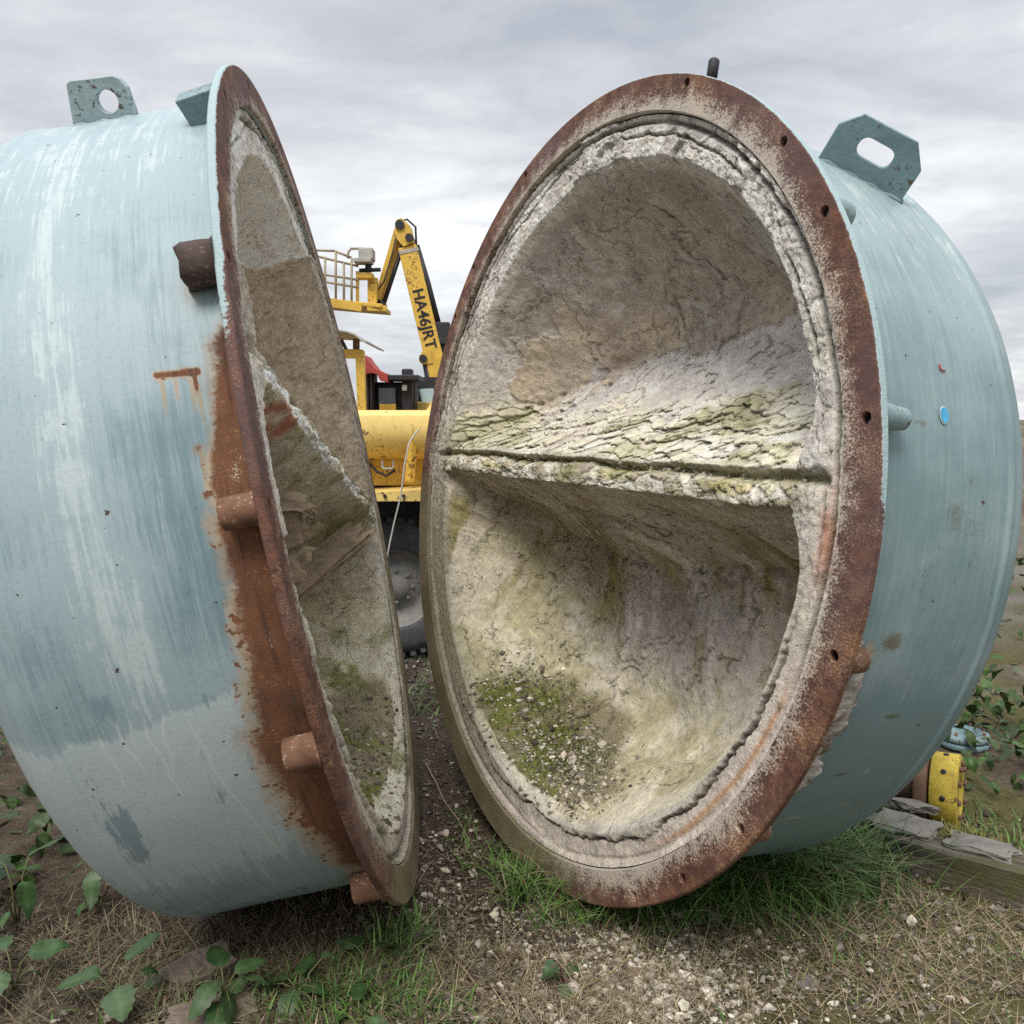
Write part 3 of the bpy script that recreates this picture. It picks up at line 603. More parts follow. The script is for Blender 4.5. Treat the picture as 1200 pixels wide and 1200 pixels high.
nmesh('hardened_crust', np.stack([rr_ * np.cos(q), rr_ * np.sin(q), -s_c], -1) + np.array(ro_), grid_faces(420, 15, False), M_REF, rv, cols={'col': CC})
st = oval(M_STW, .017, .95, .0035, 'sticker', rv); oval(M_STICK, .0145, .82, .0055, 'sticker_centre', st)
M_RED = weathered('red_marker', (.42, .05, .06), (.3, .05, .05), .3, .7, 30, .1)
MB().tube([on_shell(ro_, *q, .003) for q in ((.338, 19.2), (.3395, 18.6), (.341, 18.5), (.356, 18.45))], .0022, 6).build('marker_letter', M_RED, rv)

# ---- left half
lv, lo_, lM, lC = vessel((-.611, 3.236, -.265), 4.9, 10.7, 'edge-on left half of the teal steel vessel with a broad rust band beside its rim')
def feat_L(s, deg):
    d = np.mod(deg, 360); arc = np.radians(d) * SHELL_R; nz = fbm(s, arc, None, 4, 4, .6, 310)
    wd = np.interp(d, [150, 156, 160, 165, 170, 176, 182, 190, 201, 210, 218, 228, 236], [.0, .015, .062, .085, .10, .125, .118, .128, .165, .15, .12, .09, .02]) + .012 * nz + .016 * fbm(s, arc, None, 14, 4, .6, 311)
    rust = .5 + (wd - s) * np.interp(d, [150, 185, 200, 235], [14, 11, 6, 5])
    rust = np.where(d < 240, np.clip(rust, 0, 1) * ss(151, 159, d), 0) * ss(240, 230, d)
    rust = np.maximum(rust, .75 * np.exp(-((d - (162.6 - (s - .11) * 4)) / .55) ** 2) * ss(.215, .20, s) * ss(.095, .11, s))
    rust = np.maximum(rust, .8 * gauss(s, d, .118, 163.6, .006, 1.4)); rust = np.maximum(rust, .6 * gauss(s, d, .135, 170, .022, .7))
    orange = .0 * s
    for s0, d0, ln in ((.19, 163, 5.5), (.128, 163, 6.5), (.115, 164, 5.5), (.132, 170.5, 8), (.16, 163, 3)):
        orange = np.maximum(orange, .9 * np.exp(-((s - s0) / .006) ** 2) * ss(d0 - .5, d0, d) * (1 - ss(d0 + 1, d0 + ln, d)))
    orange = np.maximum(orange, np.clip(.55 - (s - wd) * 16, 0, .55) * ss(195, 203, d) * ss(240, 225, d))
    orange = np.maximum(orange, .5 * gauss(s, d, .10, 154, .03, 2.5))
    dirt = .55 * ss(215, 232, d) * ss(.30, .08, s + .1 * nz) + .22 * ss(225, 250, d) + .5 * gauss(s, d, .075, 153.5, .03, 1.3) + .3 * ss(.55, .62, s) * ss(190, 205, d) + .28 * gauss(s, d, .50, 204, .04, 10) + .3 * gauss(s, d, .18, 121, .06, 1.2) + .45 * gauss(s, d, .21, 203.5, .012, .6) + .5 * gauss(s, d, .29, 210, .012, .5)
    pale = .54 + .50 * ss(194.5, 196.5, d + 3.5 * nz) * ss(228, 214, d) * ss(.10, .22, s) - .28 * ss(158, 178, d) * ss(192, 186, d) * ss(.35, .15, s) + .34 * gauss(s, d, .42, 165, .07, 30) + .2 * ss(150, 130, d) + .3 * gauss(s, d, .36, 188, .05, 9)
    dark = .6 * gauss(s, d, .47, 193, .06, 3) + .5 * gauss(s, d, .24, 194.5, .06, 2.2) + .55 * gauss(s, d, .30, 206.5, .05, 2.6, 0) + .75 * gauss(s, d, .55, 210, .05, 9) + .45 * gauss(s, d, .34, 219, .10, 2.2) + .35 * gauss(s, d, .17, 200, .03, 3) + .35 * ss(222, 240, d)
    drip = 0 * s
    for s0, d0, d1, sl in ((.30, 196, 222, .0012), (.40, 195, 208, .001), (.46, 195, 204, .0015), (.355, 195, 205, -.001), (.50, 196, 206, .0008), (.43, 195, 201, .0), (.275, 197, 203, -.004)):
        wgl = s0 - (d - d0) * sl * 2.4 + .012 * fbm(d, d * 0 + s0, None, .35, 3, .5, 320)
        drip = np.maximum(drip, .85 * np.exp(-((s - wgl) / .0042) ** 2) * ss(d0 - .3, d0 + .3, d) * (1 - ss(d1 - 4, d1, d)))
    return np.stack([rust, np.clip(dirt, 0, 1), pale], -1), np.stack([drip, dark, orange], -1)
make_shell(lv, lo_, M_SL, 0, feat_L)
HL = [(152.5, 1.36), (176.5, 1.362), (201.4, 1.362), (231.7, 1.362), (124, 1.362), (100, 1.362), (76, 1.362), (52, 1.362), (28, 1.362), (4, 1.362), (-20, 1.362), (-44, 1.362), (-74, 1.362)]
def fl_L(th, r, z):
    t3 = np.mod(th, 360); alg = .85 * ss(222, 250, t3) * ss(360, 345, t3) + .3 * ss(180, 230, t3) * ss(260, 250, t3)
    paint = (.85 * ss(RIM - .006, RIM - .001, r) + .9 * (z < -.01)) * ss(172, 140, t3) * ss(20, 60, t3)
    return alg, paint
make_flange(lv, lo_, HL, M_FL, fl_L, False)
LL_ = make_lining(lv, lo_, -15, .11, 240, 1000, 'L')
boss(lv, lo_, 176.5, 1.350, .082, .036, M_BOSS); boss(lv, lo_, 201.4, 1.350, .085, .040, M_BOSS); boss(lv, lo_, 231.7, 1.350, .085, .042, M_BOSS)
Mb = Matrix.Translation(Vector((1.352 * math.cos(R(152.5)), 1.352 * math.sin(R(152.5)), -FT)) + Vector(lo_)) @ Matrix.Rotation(R(152.5 + 20), 4, 'Z')
mb = MB().lathe([(.036, .0), (.062, 0), (.054, -.01), (.053, -.03), (.052, -.05), (.053, -.068), (.050, -.080), (.038, -.078), (.036, -.04)], Mb, 18, True, True)
for v_ in mb.bm.verts: p = Mb.inverted() @ v_.co; n_ = fbm(np.array([p.x * 22]), np.array([p.y * 22]), np.array([p.z * 22]), 1, 3, .6, 81)[0]; v_.co = Mb @ (Vector((p.x * (1 + .14 * n_), p.y * (1 + .12 * n_), p.z * (1 + .12 * n_ * (p.z < -.06)))))
mb.build('corroded_stub', M_SQ, lv)
# the welded wedge bracket near the top and the square tube end lower down
t0 = R(124); M = Matrix.Translation(Vector((1.30 * math.cos(t0), 1.30 * math.sin(t0), -FT)) + Vector(lo_)) @ Matrix.Rotation(t0, 4, 'Z') @ Matrix.Rotation(R(90), 4, 'X')
mb = MB().prism([(-.01, 0), (.09, 0), (.075, -.10), (-.01, -.075)], M, .075); o = mb.build('wedge_bracket', M_LUG, lv); bv = o.modifiers.new('bevel', 'BEVEL'); bv.width = .003; bv.segments = 2
plate(lv, lo_, (.30, 113), (.49, 112), [(-.008, -.012), (-.006, .075), (.008, .10), (.025, .108), (.145, .112), (.158, .105), (.180, -.012)], [(.060 + .031 * math.cos(k * .314), .047 + .031 * math.sin(k * .314)) for k in range(20)], .028, M_LUGP)

# ------------------------------------------------------------------ ground
def gz(x, y):
    x = np.asarray(x, float); y = np.asarray(y, float); near = ss(14, 7, np.hypot(x, y - 3))
    h = .030 * fbm(x, y, None, 1.1, 4, .5, 400) + .010 * fbm(x, y, None, 6, 3, .55, 401) * near + .006 * fbm(x, y, None, 22, 3, .6, 402) * near - .012
    h -= .035 * np.exp(-((x + .12 + .16 * (y - 2.6)) / .22) ** 2) * near                        # worn path between the halves
    h += .035 * gauss(x, y, .95, 3.0, .5, .5) - .03 * gauss(x, y, -1.2, 3.2, .45, .9)
    return h + .03 * gauss(x, y, -1.1, 2.2, .5, .3)
def axis(c0, c1, step, lo, hi):
    a = list(np.arange(c0, c1, step)); s_ = step
    while a[-1] < hi: s_ *= 1.13; a.append(a[-1] + s_)
    s_ = step; pre = []; x = c0
    while x > lo: s_ *= 1.13; x -= s_; pre.append(x)
    return np.array(pre[::-1] + a)
gx = axis(-1.9, 2.1, .0105, -400, 400); gy = axis(2.0, 4.6, .0105, -60, 900)
GX, GY = np.meshgrid(gx, gy, indexing='ij'); x = GX.ravel(); y = GY.ravel()
n1 = fbm(x, y, None, 1.6, 5, .55, 410); n2 = fbm(x, y, None, 9, 4, .6, 411); n3 = fbm(x, y, None, 40, 2, .6, 412)
GC = np.tile(np.array([.15, .112, .082]), (len(x), 1))
GC = cmix(GC, (.16, .135, .10), ss(-.1, .3, n2))
GC = cmix(GC, (.135, .125, .045), ss(.0, .3, n1 + .35 * n2 + .18 * ss(.2, .7, x)) * ss(.15, .5, x - .2 * (y - 2.4)) * .85)
GC = cmix(GC, (.095, .068, .05), np.exp(-((x + .12 + .16 * (y - 2.6)) / .25) ** 2) * .9); GC = cmix(GC, (.055, .040, .028), gauss(x, y, -1.1, 2.75, .75, .5) * .9)  # path; dark soil at left, shade under that half deepened in its colour
GC = cmix(GC, (.10, .11, .04), ss(.05, .3, n1 + .2 * n2) * gauss(x, y, -.45, 2.4, .4, .4) * .8)
GC = cmix(GC, (.36, .32, .26), gauss(x, y, .40, 2.42, .24, .2) * ss(-.2, .3, n2) * .8)
GC = cmix(GC, (.20, .19, .17), ss(4.8, 6, y) * ss(-.2, .3, n2) * .8)
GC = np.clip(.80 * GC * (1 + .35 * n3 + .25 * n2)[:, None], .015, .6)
mg = Mat('ground_soil', .95, 0, .1); c = mg.attr('col'); o_ = mg.obj(); q1 = mg.noise(60, 5, .7, o_); q2 = mg.noise(230, 2, .6, o_)
c = mg.mulv(c, mg.math('ADD', .25, mg.math('MULTIPLY', mg.math('ADD', q1, q2), .78)))
c = mg.mix(mg.step(mg.noise(130, 2, .5, o_), .66, .72), c, (.36, .31, .24)); c = mg.mix(mg.math('MULTIPLY', mg.step(mg.noise(48, 3, .6, o_), .60, .70), .7), c, (.045, .034, .026))
M_GND = mg.done(c, mg.bump(mg.math('ADD', q1, mg.math('MULTIPLY', q2, .6)), .012, 1))
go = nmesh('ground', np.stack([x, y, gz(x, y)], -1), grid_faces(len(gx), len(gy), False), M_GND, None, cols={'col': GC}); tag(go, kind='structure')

def leafmat(name, rough=.55, k=1.):
    m = Mat(name, rough, 0, .3); c = m.attr('col'); q = m.noise(35, 3, .6, m.obj()); c = m.mulv(c, m.math('ADD', .6 * k, m.math('MULTIPLY', q, .8 * k))); return m.done(c)
M_GRASS = leafmat('grass_blade'); M_STRAW = leafmat('dry_straw', .8); M_LEAF = leafmat('leaf_green', .45); M_CHIP = leafmat('stone_chip', .9)
def blades(name, P, L, Wd, az, lean, curl, cols, mat, seg=4, up=None, label=None):
    N = len(P); t = np.linspace(0, 1, seg + 1)[None, :, None]
    dh = np.stack([np.cos(az), np.sin(az), 0 * az], -1)[:, None]; upv = np.array([0, 0, 1.])[None, None] if up is None else up[:, None]
    L = L[:, None, None]; lean = lean[:, None, None]; curl = curl[:, None, None]
    Q = P[:, None] + dh * L * (lean * t + curl * t * t) + upv * L * (np.sqrt(np.maximum(1 - lean ** 2, .05)) * t - .75 * curl * t ** 2.4)
    sdir = np.stack([-np.sin(az), np.cos(az), 0 * az], -1)[:, None] * Wd[:, None, None] * np.clip(1.05 - t ** 1.6, .06, 1) * .5
    V = np.stack([Q - sdir, Q + sdir], 2).reshape(-1, 3); b = (np.arange(N) * (seg + 1) * 2)[:, None]; k = np.arange(seg)[None] * 2
    F = np.stack([b + k, b + k + 1, b + k + 3, b + k + 2], -1).reshape(-1, 4)
    C = np.repeat(cols, (seg + 1) * 2, 0); return tag(nmesh(name, V, F, mat, None, True, cols={'col': C}), label, kind='stuff')
def pick(cols, N, jit=.18):
    c = np.array(cols)[rng.integers(0, len(cols), N)]; return np.clip(c * (1 + rng.normal(0, jit, (N, 1))), .01, .8)
G_ = [(.055, .115, .022), (.075, .14, .03), (.10, .165, .045), (.045, .09, .02)]
D_ = [(.30, .24, .14), (.22, .17, .10), (.36, .31, .20), (.15, .11, .075), (.26, .19, .12)]
def tuft(spec):
    P = []; par = []
    for (cx, cy, rx, ry, n, l) in spec:
        a = rng.normal(0, .5, n) * rx + cx; b = rng.normal(0, .5, n) * ry + cy
        P.append(np.stack([a, b, gz(a, b) - .004], -1)); par.append(np.full(n, l))
    return np.concatenate(P), np.concatenate(par)
spec = [(.66, 2.98, .36, .20, 2600, .26), (.86, 3.02, .38, .18, 2600, .30), (.72, 2.86, .4, .1, 700, .2), (.50, 2.93, .26, .14, 900, .19), (.30, 2.85, .2, .1, 400, .12), (1.06, 3.14, .2, .15, 500, .22), (.04, 3.02, .07, .12, 200, .18), (-.02, 3.2, .1, .2, 130, .12),
        (-.40, 2.42, .26, .18, 620, .09), (-.35, 2.70, .10, .16, 260, .12), (-.55, 2.36, .3, .12, 300, .08), (-.20, 3.5, .05, .3, 60, .09), (-.9, 2.4, .5, .2, 260, .07),
        (1.5, 3.6, .5, .2, 500, .14), (1.9, 3.2, .4, .3, 300, .10), (.9, 2.6, .8, .25, 300, .05), (-.8, 6.3, .5, .5, 250, .12), (-.5, 5.2, .3, .4, 160, .1)]
P, l = tuft(spec); N = len(P)
blades('grass', P, l * rng.uniform(.45, 1.25, N), rng.uniform(.0035, .0092, N), rng.uniform(0, 6.28, N), rng.uniform(.05, .65, N), rng.uniform(.15, .8, N), np.where((rng.random(N) < .14)[:, None], pick(D_, N), pick(G_, N, .3) * 1.3), M_GRASS, 5, label='long green grass growing in tufts under the vessel halves')
# dry grass, straw and twiglets lying about
def lying(n, cx, cy, rx, ry): a = rng.normal(0, .5, n) * rx + cx; b = rng.normal(0, .5, n) * ry + cy; return np.stack([a, b, gz(a, b) + rng.uniform(0, .014, n)], -1)
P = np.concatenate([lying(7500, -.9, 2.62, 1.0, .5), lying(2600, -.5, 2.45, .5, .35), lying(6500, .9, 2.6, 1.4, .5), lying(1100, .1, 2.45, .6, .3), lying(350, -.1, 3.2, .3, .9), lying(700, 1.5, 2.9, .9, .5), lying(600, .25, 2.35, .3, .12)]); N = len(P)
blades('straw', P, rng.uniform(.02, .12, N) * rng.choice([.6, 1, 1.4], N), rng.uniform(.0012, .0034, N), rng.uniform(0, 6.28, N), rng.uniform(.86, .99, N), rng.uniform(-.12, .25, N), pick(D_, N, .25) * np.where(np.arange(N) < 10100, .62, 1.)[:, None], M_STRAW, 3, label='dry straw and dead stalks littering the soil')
# loose chips: pale refractory crumbs and dark stones
def ico():
    bm = bmesh.new(); bmesh.ops.create_icosphere(bm, subdivisions=1, radius=1); V = np.array([v.co[:] for v in bm.verts]); F = np.array([[v.index for v in f.verts] for f in bm.faces]); bm.free(); return V, F
IV, IF = ico()
def chips(name, P, size, cols, label, flat=.5, up=None):
    N = len(P); k = len(IV); V = IV[None] * (1 + rng.uniform(-.42, .42, (N, k, 1))) * (size[:, None, None] * np.stack([rng.uniform(.6, 1.3, N), rng.uniform(.5, 1, N), rng.uniform(.35, .35 + flat, N)], -1)[:, None])
    a = rng.uniform(0, 6.28, N); c, s_ = np.cos(a), np.sin(a); Rz = np.zeros((N, 3, 3)); Rz[:, 0, 0] = c; Rz[:, 0, 1] = -s_; Rz[:, 1, 0] = s_; Rz[:, 1, 1] = c; Rz[:, 2, 2] = 1
    b = rng.normal(0, .35, N); c, s_ = np.cos(b), np.sin(b); Rx = np.zeros((N, 3, 3)); Rx[:, 0, 0] = 1; Rx[:, 1, 1] = c; Rx[:, 1, 2] = -s_; Rx[:, 2, 1] = s_; Rx[:, 2, 2] = c
    V = np.einsum('nij,nkj->nki', Rx @ Rz, V) + P[:, None]
    F = (np.arange(N) * k)[:, None, None] + IF[None]
    return tag(nmesh(name, V.reshape(-1, 3), F.reshape(-1, 3), M_CHIP, None, False, cols={'col': np.repeat(cols, k, 0)}), label, kind='stuff')
PALE = [(.52, .46, .36), (.58, .54, .45), (.40, .35, .27), (.46, .42, .36)]; DRK = [(.12, .10, .085), (.17, .14, .115), (.22, .19, .16), (.09, .07, .055), (.27, .23, .19)]
P = np.concatenate([lying(1900, .40, 2.42, .36, .26), lying(500, .30, 2.7, .3, .3), lying(420, 0, 2.6, .5, .6), lying(260, -.2, 3.3, .3, .9), lying(260, .8, 2.5, .9, .4), lying(160, -.4, 2.5, .4, .4)]); N = len(P)
chips('pale_rubble', P, rng.gamma(1.5, .003, N) + .0015, pick(PALE, N), 'pale crumbs of refractory scattered on the path')
P = np.concatenate([lying(4200, -.05, 2.7, .6, .9), lying(4200, .9, 2.55, 1.3, .5), lying(1200, -.8, 2.5, .9, .4), lying(1500, -.35, 3.8, .4, 1.4), lying(1400, -.7, 6, .7, 1.6), lying(900, 1.5, 3.2, .8, .6)]); N = len(P)
chips('gravel', P, rng.gamma(1.5, .0022, N) + .0015 + .004 * (P[:, 1] > 4.6) * rng.random(N) * 3, pick(DRK, N, .3), 'brown and grey grit trodden into the soil')

# ---- debris, moss and weeds lying in the bowls
def bowl_pts(info, off, M, base, N, cu, cv, ru, rv_, rot=0):
    c, s_ = math.cos(R(rot)), math.sin(R(rot)); a = np.clip(rng.normal(0, .5, N), -.95, .95) * ru; b = np.clip(rng.normal(0, .5, N), -.95, .95) * rv_; u = cu + a * c - b * s_; v = cv + a * s_ + b * c
    r = np.hypot(u, v); ok = r < 1.17; u, v, r = u[ok], v[ok], r[ok]; t = np.mod(np.arctan2(v, u), 2 * np.pi)
    ir = np.clip(np.searchsorted(info['rr'], r), 0, info['nr'] - 1); it = np.clip((t / (2 * np.pi) * info['nt']).astype(int), 0, info['nt'] - 1)
    D = info['D'].reshape(info['nr'], info['nt'])[ir, it]
    L = np.stack([u, v, -D - .004], -1) + np.array(off); return L @ np.array(M.transposed()) + np.array(base)
bp = lambda n, *a: bowl_pts(LR_, ro_, rM, rv.location, n, *a)
P = np.concatenate([bp(800, -.14, -1.0, .46, .15, -14), bp(500, .06, -1.04, .3, .08, -6), bp(200, -.5, -.85, .15, .12)]); N = len(P)
chips('bowl_rubble', P, rng.gamma(1.7, .0026, N) + .002, np.where((rng.random(N) < .6)[:, None], pick(PALE, N), pick(DRK, N)), 'pale crumbs heaped in the bottom of the right bowl')
P = np.concatenate([bp(1300, -.30, -.95, .24, .10, -18), bp(1300, -.02, -1.02, .18, .07, 0), bp(800, -.12, -.98, .46, .15, -14), bp(260, -.55, -.82, .16, .12, 0)]); N = len(P)
blades('bowl_moss', P, rng.uniform(.005, .026, N), rng.uniform(.0015, .0038, N), rng.uniform(0, 6.28, N), rng.uniform(.1, .8, N), rng.uniform(0, .5, N), pick([(.10, .13, .025), (.13, .14, .03), (.08, .10, .03), (.17, .15, .07)], N), M_GRASS, 3, label='moss and short weeds in the bottom of the right bowl')
P = np.concatenate([bp(260, 0, .098, 2.1, .012, .5), bp(80, .5, .10, .9, .012, .5)]); N = len(P)
chips('ledge_crumbs', P, rng.gamma(1.6, .0022, N) + .0012, np.where((rng.random(N) < .7)[:, None], pick(PALE, N), pick(DRK, N)), 'pale crumbs lodged along the lip of the right partition')
bq = lambda n, *a: bowl_pts(LL_, lo_, lM, lv.location, n, *a)
P = bq(700, .1, -1.05, .9, .14); N = len(P)
chips('bowl_rubble', P, rng.gamma(1.7, .0026, N) + .002, np.where((rng.random(N) < .45)[:, None], pick(PALE, N), pick(DRK, N)), 'crumbs lying along the bottom of the left bowl')
P = bq(900, .2, -1.0, .9, .3); N = len(P)
blades('bowl_moss', P, rng.uniform(.006, .03, N), rng.uniform(.002, .0045, N), rng.uniform(0, 6.28, N), rng.uniform(.1, .8, N), rng.uniform(0, .5, N), pick([(.10, .13, .025), (.13, .14, .03), (.08, .10, .03)], N), M_GRASS, 3, label='moss along the bottom of the left bowl')
P = np.concatenate([bp(40, -.02, .24, .10, .02), bp(30, -.45, .22, .12, .04), bp(34, .42, .21, .14, .03), bp(40, -.95, .13, .2, .02), bp(130, 0, .10, 2.0, .012, .5)]); N = len(P)
blades('ledge_weeds', P, rng.uniform(.01, .045, N), rng.uniform(.0012, .003, N), rng.uniform(0, 6.28, N), rng.uniform(.1, .7, N), rng.uniform(.1, .6, N), pick(G_ + D_, N), M_GRASS, 3, label='wisps of grass rooted in the cracked ledge')

# ---- slabs that broke off under the left partition
def slab(name, loc, size, rot, mat, label, cat, group=None, rough=.25, seed=0, sub=3):
    bm = bmesh.new(); bmesh.ops.create_cube(bm, size=1); bmesh.ops.subdivide_edges(bm, edges=bm.edges, cuts=sub, use_grid_fill=True); r_ = np.random.default_rng(seed)
    V = np.array([v.co[:] for v in bm.verts]); n = np.stack([fbm(V[:, 0] * 2, V[:, 1] * 2, V[:, 2] * 2, 1.3, 3, .5, seed + k) for k in range(3)], -1) + (.22 * np.stack([fbm(V[:, 0] * 9, V[:, 1] * 9, V[:, 2] * 9, 1.3, 3, .6, seed + 7 + k) for k in range(3)], -1) if sub > 9 else 0)
    V = (V + n * rough) * np.array(size)
    for v, p in zip(bm.verts, V): v.co = p
    me = bpy.data.meshes.new(name); bm.to_mesh(me); bm.free(); o = link(name, me, mat); o.location = loc; o.rotation_euler = [R(a) for a in rot]
    b = o.modifiers.new('bevel', 'BEVEL'); b.width = min(size) * .12; b.segments = 1; b.limit_method = 'ANGLE'
    return tag(o, label, cat, group)
M_SLAB = weathered('broken_refractory', (.25, .19, .125), (.14, .11, .08), .6, .95, 12, .3)
M_STONE = weathered('stone', (.19, .15, .12), (.12, .10, .08), .6, .95, 9, .25)
M_SLATE = weathered('slate', (.19, .175, .155), (.10, .09, .07), .75, .9, 10, .25)
def bowl1(info, off, M, base, u, v, lift):
    r = math.hypot(u, v); t = math.atan2(v, u) % 6.283185; ir = min(np.searchsorted(info['rr'], r), info['nr'] - 1); D = info['D'].reshape(info['nr'], info['nt'])[ir, int(t / 6.283185 * info['nt']) % info['nt']]
    return M @ (Vector((u, v, -D - .004 + lift)) + Vector(off)) + base
eL = [math.degrees(a) for a in lM.to_euler()]

# ------------------------------------------------------------------ the yard behind: a boom lift and parked machines
def at(px, py, Y):
    p = R(6); d = Vector((0, math.cos(p), -math.sin(p))) + Vector((1, 0, 0)) * ((px - 600) / 1050) + Vector((0, math.sin(p), math.cos(p))) * ((600 - py) / 1050)
    return d * (Y / d.y) + Vector((0, 0, H))
M_YEL = weathered('yellow_paint', (.62, .39, .06), (.13, .09, .045), .65, .5, 4.5, .2, rust=(.10, .055, .03))
M_YELP = weathered('sun_faded_yellow', (.70, .50, .16), (.20, .15, .08), .6, .55, 3.2, .14, rust=(.16, .09, .045))
M_GREY = weathered('grey_plastic', (.36, .34, .31), (.2, .18, .16), .4, .6, 6, .15)
M_RAIL = weathered('rail_steel', (.30, .25, .16), (.12, .10, .08), .5, .5, 6, .2)
M_TYRE = weathered('tyre_rubber', (.075, .075, .08), (.16, .14, .12), .6, .85, 6, .3)
M_RIMM = weathered('wheel_rim', (.24, .23, .215), (.07, .06, .05), .8, .6, 8, .3, rust=(.17, .09, .05))
M_BLK = weathered('black_plastic', (.022, .022, .026), (.06, .055, .05), .4, .55, 6, .3)
M_REDC = weathered('red_tarpaulin', (.36, .055, .05), (.2, .04, .04), .4, .7, 3, .2)
M_WHT = weathered('white_paint', (.62, .62, .60), (.4, .38, .35), .4, .5, 5, .1)
M_TXT = Mat('lettering_black', .6).done((.02, .02, .022))
mgl = Mat('window_glass', .08, 0, .5); M_GLASS = mgl.done((.10, .14, .16)); mgb = Mat('pale_windscreen', .1, 0, .5); M_GLB = mgb.done((.34, .46, .50))

lb = Vector((-.8, 6.9, 0)); lift = empty('boom_lift', lb, 'yellow articulated boom lift seen through the gap, its jib and basket raised', 'boom lift')
T = lambda v: Vector(v) - lb
def rel(mb, name, mat, par=lift): return mb.build(name, mat, par, tuple(-lb))
# counterweight housing: a rounded box lying across
prof = [(5.92, 1.695), (5.86, 1.66), (5.83, 1.58), (5.84, 1.50), (5.90, 1.42), (6.02, 1.372), (7.2, 1.36), (7.2, 1.70)]
mb = MB(); M = Matrix.Translation((-.75, 0, 0)) @ Matrix(((0, 0, 1, 0), (1, 0, 0, 0), (0, 1, 0, 0), (0, 0, 0, 1))); mb.prism(prof, M, 1.9)
bmesh.ops.bevel(mb.bm, geom=[e for e in mb.bm.edges if e.calc_face_angle(0) > .3], offset=.018, segments=2, affect='EDGES'); o = rel(mb, 'counterweight', M_YELP)
for p in o.data.polygons: p.use_smooth = True
o.data.set_sharp_from_angle(angle=R(35))
rel(MB().box((-.70, 6.55, 1.28), (1.5, .9, .19), bev=.01), 'turntable', M_YEL)
rel(MB().box((-1.06, 6.06, 1.31), (.16, .1, .10), bev=.01), 'hatch', M_BLK)
rel(MB().tube([at(448, 538, 5.99), at(448, 547, 5.99), at(450, 549, 5.99), at(459, 549, 5.99), at(461, 547, 5.99), at(461, 538, 5.99)], .008, 8), 'grab_handle', M_WHT)
rel(MB().prism([(-1.6, 1.115), (1.1, 1.115), (1.1, 1.19), (-.55, 1.19), (-.95, 1.165), (-1.6, 1.165)], Matrix(((1, 0, 0, 0), (0, 0, -1, 0), (0, 1, 0, 0), (0, 0, 0, 1))) @ Matrix.Translation((0, 0, -6.55)), 1.7), 'deck', M_YELP)
rel(MB().box((-.3, 6.75, .84), (2.6, .9, .5), bev=.03), 'chassis', M_BLK)
rel(MB().beam(at(485, 500, 5.86), at(480, 565, 5.9), .05, .05, .008), 'bracket', M_YEL)
def wheel():
    w = empty('wheel'); prof = [(.27, -.16), (.30, -.165), (.40, -.16), (.455, -.13), (.475, -.09), (.478, 0), (.475, .09), (.455, .13), (.40, .16), (.30, .165), (.27, .16)]
    A = Matrix.Rotation(R(90), 4, 'X'); ty = MB(); ty.lathe(prof, A, 56, close=True)
    for k in range(40):
        for sg in (-1, 1): ty.box(Matrix.Rotation(k * 6.2832 / 40 + sg * .04, 3, 'Y') @ Vector((0, sg * .075, .474)), (.035, .13, .03), Matrix.Rotation(k * 6.2832 / 40 + sg * .04, 3, 'Y') @ Matrix.Rotation(sg * .35, 3, 'Z'))
    ty.build('tyre', M_TYRE, w)
    rm = MB().lathe([(.274, -.155), (.262, -.15), (.255, -.10), (.235, -.06), (.15, -.045), (.13, -.075), (.085, -.085), (.08, -.10), (.001, -.10)], Matrix.Rotation(R(-90), 4, 'X'), 40)
    rm.lathe([(.274, .155), (.255, .10), (.235, .06), (.001, .05)], Matrix.Rotation(R(-90), 4, 'X'), 40)
    for k in range(8): rm.lathe([(.014, 0), (.014, .02), (.001, .022)], Matrix.Rotation(k * .7854, 4, 'Y') @ Matrix.Translation((.11, -.076, 0)) @ A, 8)
    rm.build('rim', M_RIMM, w); return w
w0 = wheel(); w0.parent = lift; w0.location = T((-.80, 6.22, .478)); w0.rotation_euler = (0, 0, 0)
for p in ((1.15, 6.22, .478), (-.80, 7.6, .478), (1.15, 7.6, .478)):
    w = w0.copy(); COL.objects.link(w); w.parent = lift; w.location = T(p); w.rotation_euler = (0, 0, 3.14159 if p[1] > 7 else 0)
    for ch in list(w0.children): k_ = ch.copy(); COL.objects.link(k_); k_.parent = w
YB = 14.
P0, P1 = at(521, 470, YB), at(478, 290, YB); PH = at(474, 272, YB)
rel(MB().beam(P0, P1, .285, .24, .02, (0, 1, 0)), 'boom', M_YEL); boomo = lift.children[-1]
rel(MB().beam((-.55, 6.9, 1.5), (-.5, 9.5, 1.95), .3, .3, .02).beam((-.5, 9.5, 1.95), P0 + Vector((.05, .2, -.1)), .26, .26, .02), 'riser', M_YEL)
hp = [(457, 293), (464, 268), (466, 260), (472, 258), (482, 267), (485, 286), (484, 290), (475, 294), (470, 284), (466, 288)]
def flat(pts, Y, t): return [(at(px, py, Y).x, at(px, py, Y).z) for px, py in pts], Matrix(((1, 0, 0, 0), (0, 0, -1, Y), (0, 1, 0, 0), (0, 0, 0, 1))), t
rel(MB().prism(*flat([(464, 268), (466, 260), (472, 258), (482, 267), (486, 286), (474, 291), (468, 284), (465, 280)], YB, .30)), 'boom_head', M_YEL)
rel(MB().beam(at(479.5, 293.5, YB), at(480.5, 298, YB), .30, .26, .01, (0, 1, 0)), 'collar', M_GREY)
rel(MB().tube([at(488, 288, YB + .02), at(501, 332, YB + .02), at(513, 378, YB + .02)], .05, 8), 'hydraulic_hose', M_BLK)
